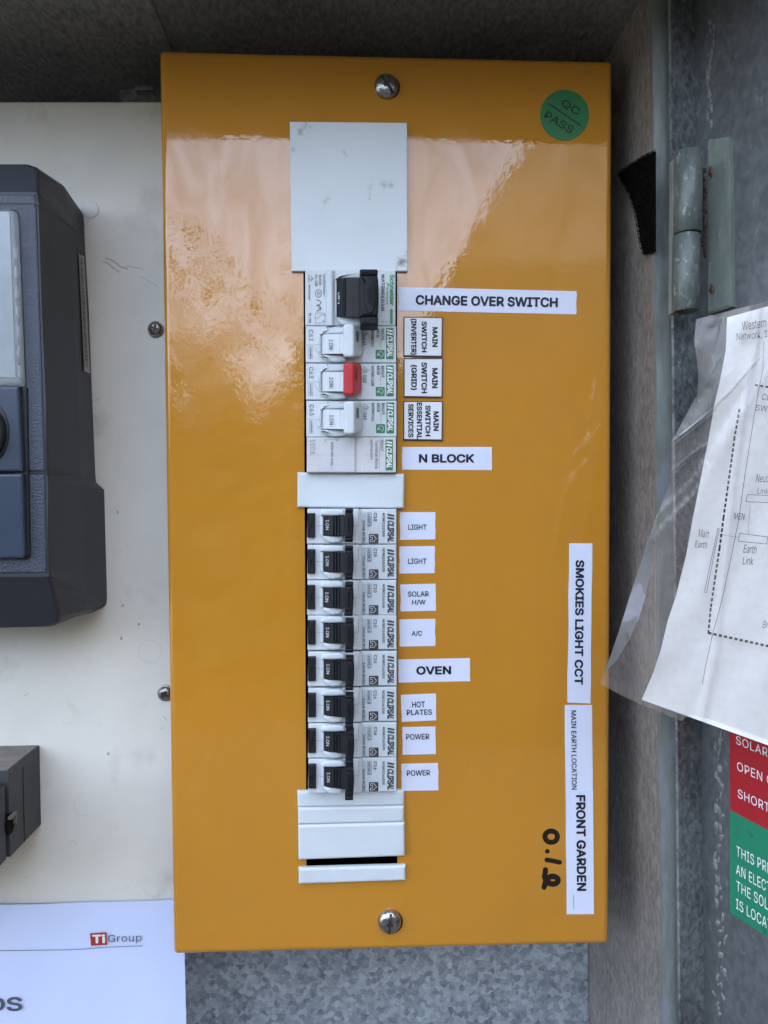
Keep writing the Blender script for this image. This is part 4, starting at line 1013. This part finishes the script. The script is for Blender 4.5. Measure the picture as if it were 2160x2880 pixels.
sticker([(1127.5, 1954.5), (1226, 1950.6), (1227, 2026), (1129.5, 2030.7)], 'small white label reading HOT PLATES', [('HOT', (1159, 1973, 1195, 1990)), ('PLATES', (1144, 1995.5, 1215, 2011))], bold=.013, tilt=-1.2)
sticker([(1131.4, 2045), (1225, 2043.7), (1226, 2121), (1132, 2123)], 'upper of the two small white labels reading POWER', [('POWER', (1142, 2064, 1207.6, 2080))], bold=.013, tilt=-.8)
sticker([(1129, 2148.5), (1232, 2146), (1233.6, 2222.7), (1129.5, 2224.7)], 'lower of the two small white labels reading POWER', [('POWER', (1144, 2166, 1210, 2181.7))], bold=.013, tilt=-.8)
sticker([(1601, 1528), (1666, 1528), (1661, 1978.6), (1596, 1976)], 'long upright white label reading SMOKIES LIGHT CCT', [('SMOKIES LIGHT CCT', (1617, 1575, 1641.5, 1926))], bold=BOLD, cw=True, tilt=.6)
t = sticker([(1588.5, 1983), (1665, 1983), (1670.5, 2571), (1594, 2571.6)], 'long upright white label reading MAIN EARTH LOCATION FRONT GARDEN', [('MAIN EARTH LOCATION', (1607, 1998, 1621.5, 2221))], bold=.014, cw=True, tilt=-.5)
b = Bm(); prism(b, [(1614, 2222), (1668, 2222), (1670.4, 2513), (1617, 2514)], -.0004, .0001); pt = build('overlay_tape', b, M['paper'], t)
b = Bm(); text(b, 'FRONT GARDEN', (1621, 2236, 1648, 2506), Yp(-.0004), cw=True, tilt=-.6, bold=BOLD, lift=.00015); build('overlay_lettering', b, M['black'], pt)
b = Bm(); stroke(b, [(1613, 2516), (1613.5, 2555)], 1.1, Yp(-.00022), .00015); build('rule_line', b, M['grey_ink'], t)
eg = 'engraved main switch plates'
def engraved(quad, label, lines):
    t = sticker(quad, label, lines, 'engraved', BOLD, True, 0, .0013, eg)
    o = [(quad[0][0] - 2.5, quad[0][1] - 2.5), (quad[1][0] + 2.5, quad[1][1] - 2.5), (quad[2][0] + 2.5, quad[2][1] + 3), (quad[3][0] - 2.5, quad[3][1] + 3)]
    b = Bm(); prism(b, o, -.0009, .0003); build('black_core', b, M['core'], t)
engraved([(1137.5, 893), (1243, 894.5), (1241.6, 1001), (1137, 999)], 'white engraved plate reading MAIN SWITCH (INVERTER)', [('MAIN', (1216, 920, 1231, 976)), ('SWITCH', (1185.5, 904, 1200.5, 991)), ('(INVERTER)', (1154, 896, 1172, 998))])
engraved([(1138, 1010), (1243.5, 1010), (1242, 1115.5), (1138, 1114)], 'white engraved plate reading MAIN SWITCH (GRID)', [('MAIN', (1215, 1035, 1231, 1092)), ('SWITCH', (1185, 1019, 1201, 1106)), ('(GRID)', (1154, 1026, 1173, 1097))])
engraved([(1137, 1130.5), (1243.5, 1130.5), (1242, 1236.5), (1137, 1235)], 'white engraved plate reading MAIN SWITCH ESSENTIAL SERVICES', [('MAIN', (1219, 1157, 1234, 1212)), ('SWITCH', (1196, 1140, 1211, 1227)), ('ESSENTIAL', (1172, 1132, 1187, 1235.5)), ('SERVICES', (1148, 1136, 1163, 1230))])
# green quality sticker
qs = thing('quality_sticker', 'round green sticker reading QC PASS near the top right corner of the cover', 'sticker', P(1588, 394, 0))
b = Bm(); prism(b, ell(1588, 323.5, 69, 71.5, n=48), -.00018, .0003); build('disc', b, M['qc_green'], qs)
b = Bm(); QP = Yp(-.00018)
def zq(x, y): return (1480 + x / 6.9125, 220 + y / 6.9125)
a_, c_ = zq(435, 490), zq(1070, 925); stroke(b, [a_, c_], 3.6, QP, .00012)
tl = math.degrees(math.atan2(c_[1] - a_[1], c_[0] - a_[0]))
x, y = zq(862, 563); text(b, 'QC', (x - 28, y - 11.5, x + 28, y + 12.5), QP, tilt=tl - 2, lift=.00012, bold=.014)
x, y = zq(640, 858); text(b, 'PASS', (x - 45, y - 11.5, x + 45, y + 11.5), QP, tilt=tl - 3, lift=.00012, bold=.014)
build('lettering', b, M['qc_ink'], qs)

# ================================================================== RIGHT SIDE: TAPE SCRAP, SIGNS, SLEEVE
# black hook tape stuck to the side wall
class WallPl:
    def __call__(s, x, y, lift=0.):
        dd = ray(x, y); n_ = (wt - wb).cross(Vector((0, 1, 0))).normalized(); n_ = -n_ if n_.x > 0 else n_
        return CAM + dd * ((wt + n_ * lift - CAM).dot(n_) / dd.dot(n_))
WP = WallPl()
vt = thing('hook_tape', 'torn black scrap of hook tape on the side wall behind the lip', 'tape', WP(1790, 712, .001))
poly = [(1741, 487), (1775, 462), (1806, 443), (1845, 425), (1845, 708), (1812, 716), (1803, 690), (1796, 640), (1786, 590), (1770, 545)]
b = Bm(); rings(b, [[WP(x, y, .0022) for x, y in poly], [WP(x, y, -.0004) for x, y in poly]]); build('backing', b, M['velcro'], vt)
b = Bm(); random.seed(9)
def inside(x, y):
    c = False; n_ = len(poly)
    for i in range(n_):
        (xa, ya), (xb, yb_) = poly[i], poly[i - 1]
        if (ya > y) != (yb_ > y) and x < (xb - xa) * (y - ya) / (yb_ - ya) + xa: c = not c
    return c
def hook(p, dx, dz, dy, th):
    pts = [p + Vector((-.0006 * math.sin(t) * 1.2, dy * math.cos(t), dz * math.cos(t))) + Vector((dx * t, 0, 0)) for t in [math.pi * i / 5 for i in range(6)]]
    vs2 = []
    for q_ in pts: vs2.append([b.verts.new(q_ + Vector((th * c, 0, th * s_))) for c, s_ in ((1, 0), (-.5, .87), (-.5, -.87))])
    for a, c in zip(vs2, vs2[1:]):
        for i in range(3): b.faces.new((a[i], a[(i + 1) % 3], c[(i + 1) % 3], c[i]))
k = 0
while k < 900:
    x, y = random.uniform(1741, 1846), random.uniform(425, 716)
    if inside(x, y): hook(WP(x, y, .0020), -.00008, random.uniform(-.0008, .0008), random.uniform(-.0008, .0008), .00013); k += 1
for (xa, ya), (xb, yb_) in list(zip(poly, poly[1:]))[:3] + list(zip(poly, poly[1:]))[4:] + [(poly[-1], poly[0])]:
    L = math.hypot(xb - xa, yb_ - ya)
    for i in range(int(L / 3.2)):
        t = (i + random.random()) / (L / 3.2); hook(WP(xa + (xb - xa) * t, ya + (yb_ - ya) * t, .0012), -.0001, random.uniform(-.0006, .0006), random.choice((-1, 1)) * .0011, .00012)
build('hooks', b, M['velcro'], vt)

# engraved signs on the door
def sign(quad, mt, label, lines, ang):
    t = thing('warning_sign', label, 'sign', DOOR(*quad[3], 0), 'engraved signs on the open door')
    b = Bm(); a = [DOOR(x, y, .0012) for x, y in quad]; rings(b, [a, [v - dn * .0016 for v in a]])
    build('plate', b, mt, t)
    b = Bm()
    for s, (x, y), L, h, tl_, sh in lines:
        vv, ff, a0, a1, b0, b1 = glyphs(s, .0, 1.05); o = []; 
        for u, v in vv:
            uu = (u - a0) / (a1 - a0); v2 = (v - b0) / (b1 - b0)
            # receding lettering: foreshortened along the door, sloping with its perspective
            o.append(b.verts.new(DOOR(x + uu * L + (1 - v2) * sh, y + uu * L * tl_ - v2 * h * (1 + .12 * uu), .0014)))
        for f in ff:
            try: b.faces.new([o[i] for i in f])
            except ValueError: pass
    build('lettering', b, M['white_ink'], t); return t
sign([(2051, 1990), (2400, 2165), (2400, 2467), (2054, 2283)], M['sign_red'], 'red engraved sign below the paper, reading SOLAR A, OPEN CI, SHORT C', [('SOLAR ARRAY', (2070, 2092), 190, 24, .43, 0), ('OPEN CIRCUIT', (2073, 2166), 200, 25, .45, 0), ('SHORT CIRCUIT', (2075, 2243), 214, 25, .49, 0)], 0)
sign([(2053, 2278), (2400, 2462), (2400, 2796), (2053, 2566)], M['sign_green'], 'green engraved sign right below the red sign on the open door', [('THIS PREMISES', (2071, 2407), 165, 29, .55, 0), ('AN ELECTRICAL', (2070, 2458), 160, 29, .58, 0), ('THE SOLAR', (2071, 2505), 118, 29, .62, 0), ('IS LOCATED', (2070, 2555), 128, 29, .66, 0)], 0)

# wiring diagram in a clear sleeve, hanging crooked from the door
pa, pb_ = P(1700, 1900, -.056), P(2300, 1900, -.080)
SV = Pl(pa, Vector((-(pb_.y - pa.y), (pb_.x - pa.x), 0)) * -1)
if SV.n.y > 0: SV.n = -SV.n
def lerp_rows(rows_, y):
    for (y0, *a), (y1, *c) in zip(rows_, rows_[1:]):
        if y <= y1: t = (y - y0) / (y1 - y0); return [p + (q_ - p) * t for p, q_ in zip(a, c)]
    return list(rows_[-1][1:])
PL_ = [(2045, 893), (2041, 985), (2026, 1065), (2011, 1130), (1990, 1250), (1970, 1350), (1946, 1470), (1930, 1560), (1900, 1680), (1878, 1745), (1858, 1830), (1838, 1890), (1805, 1968)]
PR_ = [(2420, 790), (2420, 880), (2420, 960), (2420, 1040), (2420, 1170), (2420, 1280), (2420, 1410), (2420, 1530), (2420, 1690), (2420, 1790), (2420, 1900), (2420, 2000), (2420, 2190)]
def wav(u, v): return .0014 * math.sin(u * 7 + v * 3) + .0010 * math.sin(v * 11 - u * 4) + .0006 * math.sin(u * 23 + v * 17)
def sheet(bm, A_, B_, nu, pl, base, amp, bulge=None, warp=None):
    n_ = 48; g_ = []
    for j in range(n_ + 1):
        s = j / n_ * (len(A_) - 1); i = min(int(s), len(A_) - 2); t = s - i
        a = Vector(A_[i]).lerp(Vector(A_[i + 1]), t); c = Vector(B_[i]).lerp(Vector(B_[i + 1]), t); row = []
        for k in range(nu + 1):
            u = k / nu; p_ = a.lerp(c, u); p_ = warp(p_, j / n_) if warp else p_; row.append(bm.verts.new(pl(p_.x, p_.y, base + amp * wav(u, j / n_) + (bulge(u, j / n_) if bulge else 0))))
        g_.append(row)
    for j in range(n_):
        for k in range(nu): f = bm.faces.new((g_[j][k], g_[j][k + 1], g_[j + 1][k + 1], g_[j + 1][k])); f.smooth = True
    return bm
dg_ = thing('wiring_diagram', 'creased white wiring diagram sheet inside the clear sleeve on the open door', 'paper', SV(1900, 1990))
crease = lambda u, v: .0012 * math.exp(-((u - .24 + .03 * math.sin(v * 5)) / .018) ** 2)
b = sheet(Bm(), PL_, PR_, 60, SV, .0005, .6, crease); build('sheet', b, M['doc_worn'], dg_)
b = Bm(); LI = .0042
dl = [(2085, 1090), (2080, 1150), (2066, 1230), (2058, 1290), (2047, 1370), (2035, 1455), (2024, 1540), (2012, 1620), (1999, 1710), (1992, 1782)]
def dashes(pts, dash, gap, wd):
    ln = []
    for a, c in zip(pts, pts[1:]):
        a, c = Vector(a), Vector(c); L = (c - a).length; k = 0
        while k < L: ln.append((a.lerp(c, k / L), a.lerp(c, min((k + dash) / L, 1)))); k += dash + gap
    for a, c in ln: stroke(b, [a, c], wd, SV, LI)
dashes([(2123, 1083), (2170, 1090), (2400, 1130)], 9, 6, 6)
dashes(dl[1:], 10.5, 5, 5.5); dashes([(1992, 1780), (2160, 1817), (2400, 1880)], 9.5, 5.5, 7)
def tx(s, x0, y0, x1, y1, tl_, bd_=.0): text(b, s, (x0, y0, x1, y1), SV, tilt=tl_, bold=bd_, lift=LI, shear=.1)
tx('Western Power', 2085, 895, 2215, 920, -9); tx('Network, 1 phase', 2070, 930, 2215, 955, -6)
tx('CUSTOMER', 2142, 1113, 2250, 1131, 7, .004); tx('SWITCHBOARD', 2124, 1145, 2290, 1162, 5, .01)
tx('MEN', 2064, 1443, 2095, 1461, 4); tx('Main', 1964, 1488, 1995, 1512, 6); tx('Earth', 1955, 1522, 1990, 1541, 5)
build('lettering', b, M['black'], dg_)
b = Bm(); tx('Neutral', 2126, 1335, 2178, 1357, 4); tx('Link', 2130, 1372, 2162, 1389, 4); tx('Earth', 2091, 1533, 2129, 1556, 5); tx('Link', 2089, 1566, 2120, 1588, 3); tx('Breaker', 2145, 1750, 2205, 1770, 8)
def rect(q_):
    for i in range(4): stroke(b, [q_[i], q_[(i + 1) % 4]], 1.5, SV, LI)
rect([(2102, 1391), (2260, 1398), (2258, 1418), (2098, 1411)]); rect([(2080, 1500), (2159, 1510), (2156, 1530), (2077, 1522)])
rect([(2019, 1486), (2023, 1487), (1987, 1667), (1981, 1665)]); stroke(b, [(2022, 1503), (2080, 1512)], .8, SV, LI); stroke(b, [(2110, 1420), (2104, 1502)], .8, SV, LI)
stroke(b, [(2148, 960), (2146, 1040), (2133, 1100), (2118, 1190), (2096, 1330), (2078, 1460), (2058, 1560), (2030, 1690), (2005, 1780), (1985, 1870), (1975, 1925)], 1.6, SV, LI)
build('fine_print', b, M['grey_ink'], dg_)
sl = thing('plastic_sleeve', 'crumpled clear plastic sleeve hanging crooked from the door over the cover edge', 'sleeve', SV(1800, 2020, .006))
SL = [(1958, 898), (1952, 960), (1966, 1060), (1960, 1110), (1888, 1245), (1888, 1300), (1884, 1360), (1856, 1430), (1822, 1520), (1790, 1610), (1750, 1740), (1715, 1850), (1686, 1922)]
SR = [(2420, 780), (2420, 870), (2420, 950), (2420, 1030), (2420, 1170), (2420, 1280), (2420, 1410), (2420, 1530), (2420, 1690), (2420, 1790), (2420, 1900), (2420, 2000), (2420, 2150)]
b = Bm()
# polygon film with a curved lower edge; the sheet covers the left flap and the whole paper
bot = [(1686, 1922), (1740, 1952), (1800, 1980), (1860, 2003), (1922, 2030), (1936, 2008), (2000, 2024), (2100, 2060), (2420, 2176)]
def film_edge(p_, v):
    if v < .86: return p_
    y0 = 1922 + (p_.x - 1686) * (2178 - 1922) / (2420 - 1686); yt = y0
    for (xa, ya), (xb, yb_) in zip(bot, bot[1:]):
        if xa <= p_.x <= xb: yt = ya + (yb_ - ya) * (p_.x - xa) / (xb - xa)
    return Vector((p_.x, p_.y + (yt - y0) * (v - .86) / .14))
sheet(b, SL[:], [(2420, 780), (2420, 870), (2420, 950), (2420, 1030), (2420, 1170), (2420, 1280), (2420, 1410), (2420, 1530), (2420, 1690), (2420, 1790), (2420, 1900), (2420, 2000), (2420, 2178)], 60, SV, .0050, .5,
      lambda u, v: .0016 * math.exp(-((u - .35 + .9 * (v - .3)) / .02) ** 2) + .0012 * math.exp(-((u - .25 + 1.0 * (v - .36)) / .015) ** 2), film_edge)
build('film', b, M['film'], sl)
b = Bm()
for pts, wd in (([(1889, 1245), (1960, 1188), (2010, 1145), (2060, 1095), (2140, 1000)], 4), ([(1892, 1253), (1965, 1196), (2015, 1150)], 2), ([(1888, 1325), (1930, 1290), (1990, 1245)], 2.5), ([(1886, 1345), (1915, 1315), (1945, 1275)], 2), ([(2005, 1075), (2000, 1120), (1990, 1160)], 1.5), ([(1760, 1770), (1785, 1830), (1812, 1905)], 1.6), ([(2010, 990), (2035, 890)], 1.5), ([(1984, 1085), (2030, 1000)], 1.2)):
    L2 = [Vector(p) for p in pts]; b = Bm()
    for a, c in zip(L2, L2[1:]):
        t_ = (c - a).normalized(); nn = Vector((-t_.y, t_.x)) * wd
        v_ = [SV(*(a - nn), .0068), SV(*a, .0086), SV(*(a + nn), .0068), SV(*(c - nn), .0068), SV(*c, .0086), SV(*(c + nn), .0068)]
        v_ = [b.verts.new(q_) for q_ in v_]; b.faces.new((v_[0], v_[1], v_[4], v_[3])); b.faces.new((v_[1], v_[2], v_[5], v_[4]))
    build('crease', b, M['film_crease'], sl)
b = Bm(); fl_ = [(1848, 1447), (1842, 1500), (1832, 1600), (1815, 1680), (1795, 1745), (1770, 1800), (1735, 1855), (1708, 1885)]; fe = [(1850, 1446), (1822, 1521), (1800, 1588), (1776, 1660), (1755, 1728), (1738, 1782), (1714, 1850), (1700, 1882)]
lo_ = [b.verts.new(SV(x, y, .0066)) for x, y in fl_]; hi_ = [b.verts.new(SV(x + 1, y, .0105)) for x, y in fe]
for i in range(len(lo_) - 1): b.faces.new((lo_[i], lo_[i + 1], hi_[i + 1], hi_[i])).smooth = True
build('curled_edge_sheen', b, M['film_sky_sheen'], sl)  # curled film whose bright band of reflected sky is in its colour
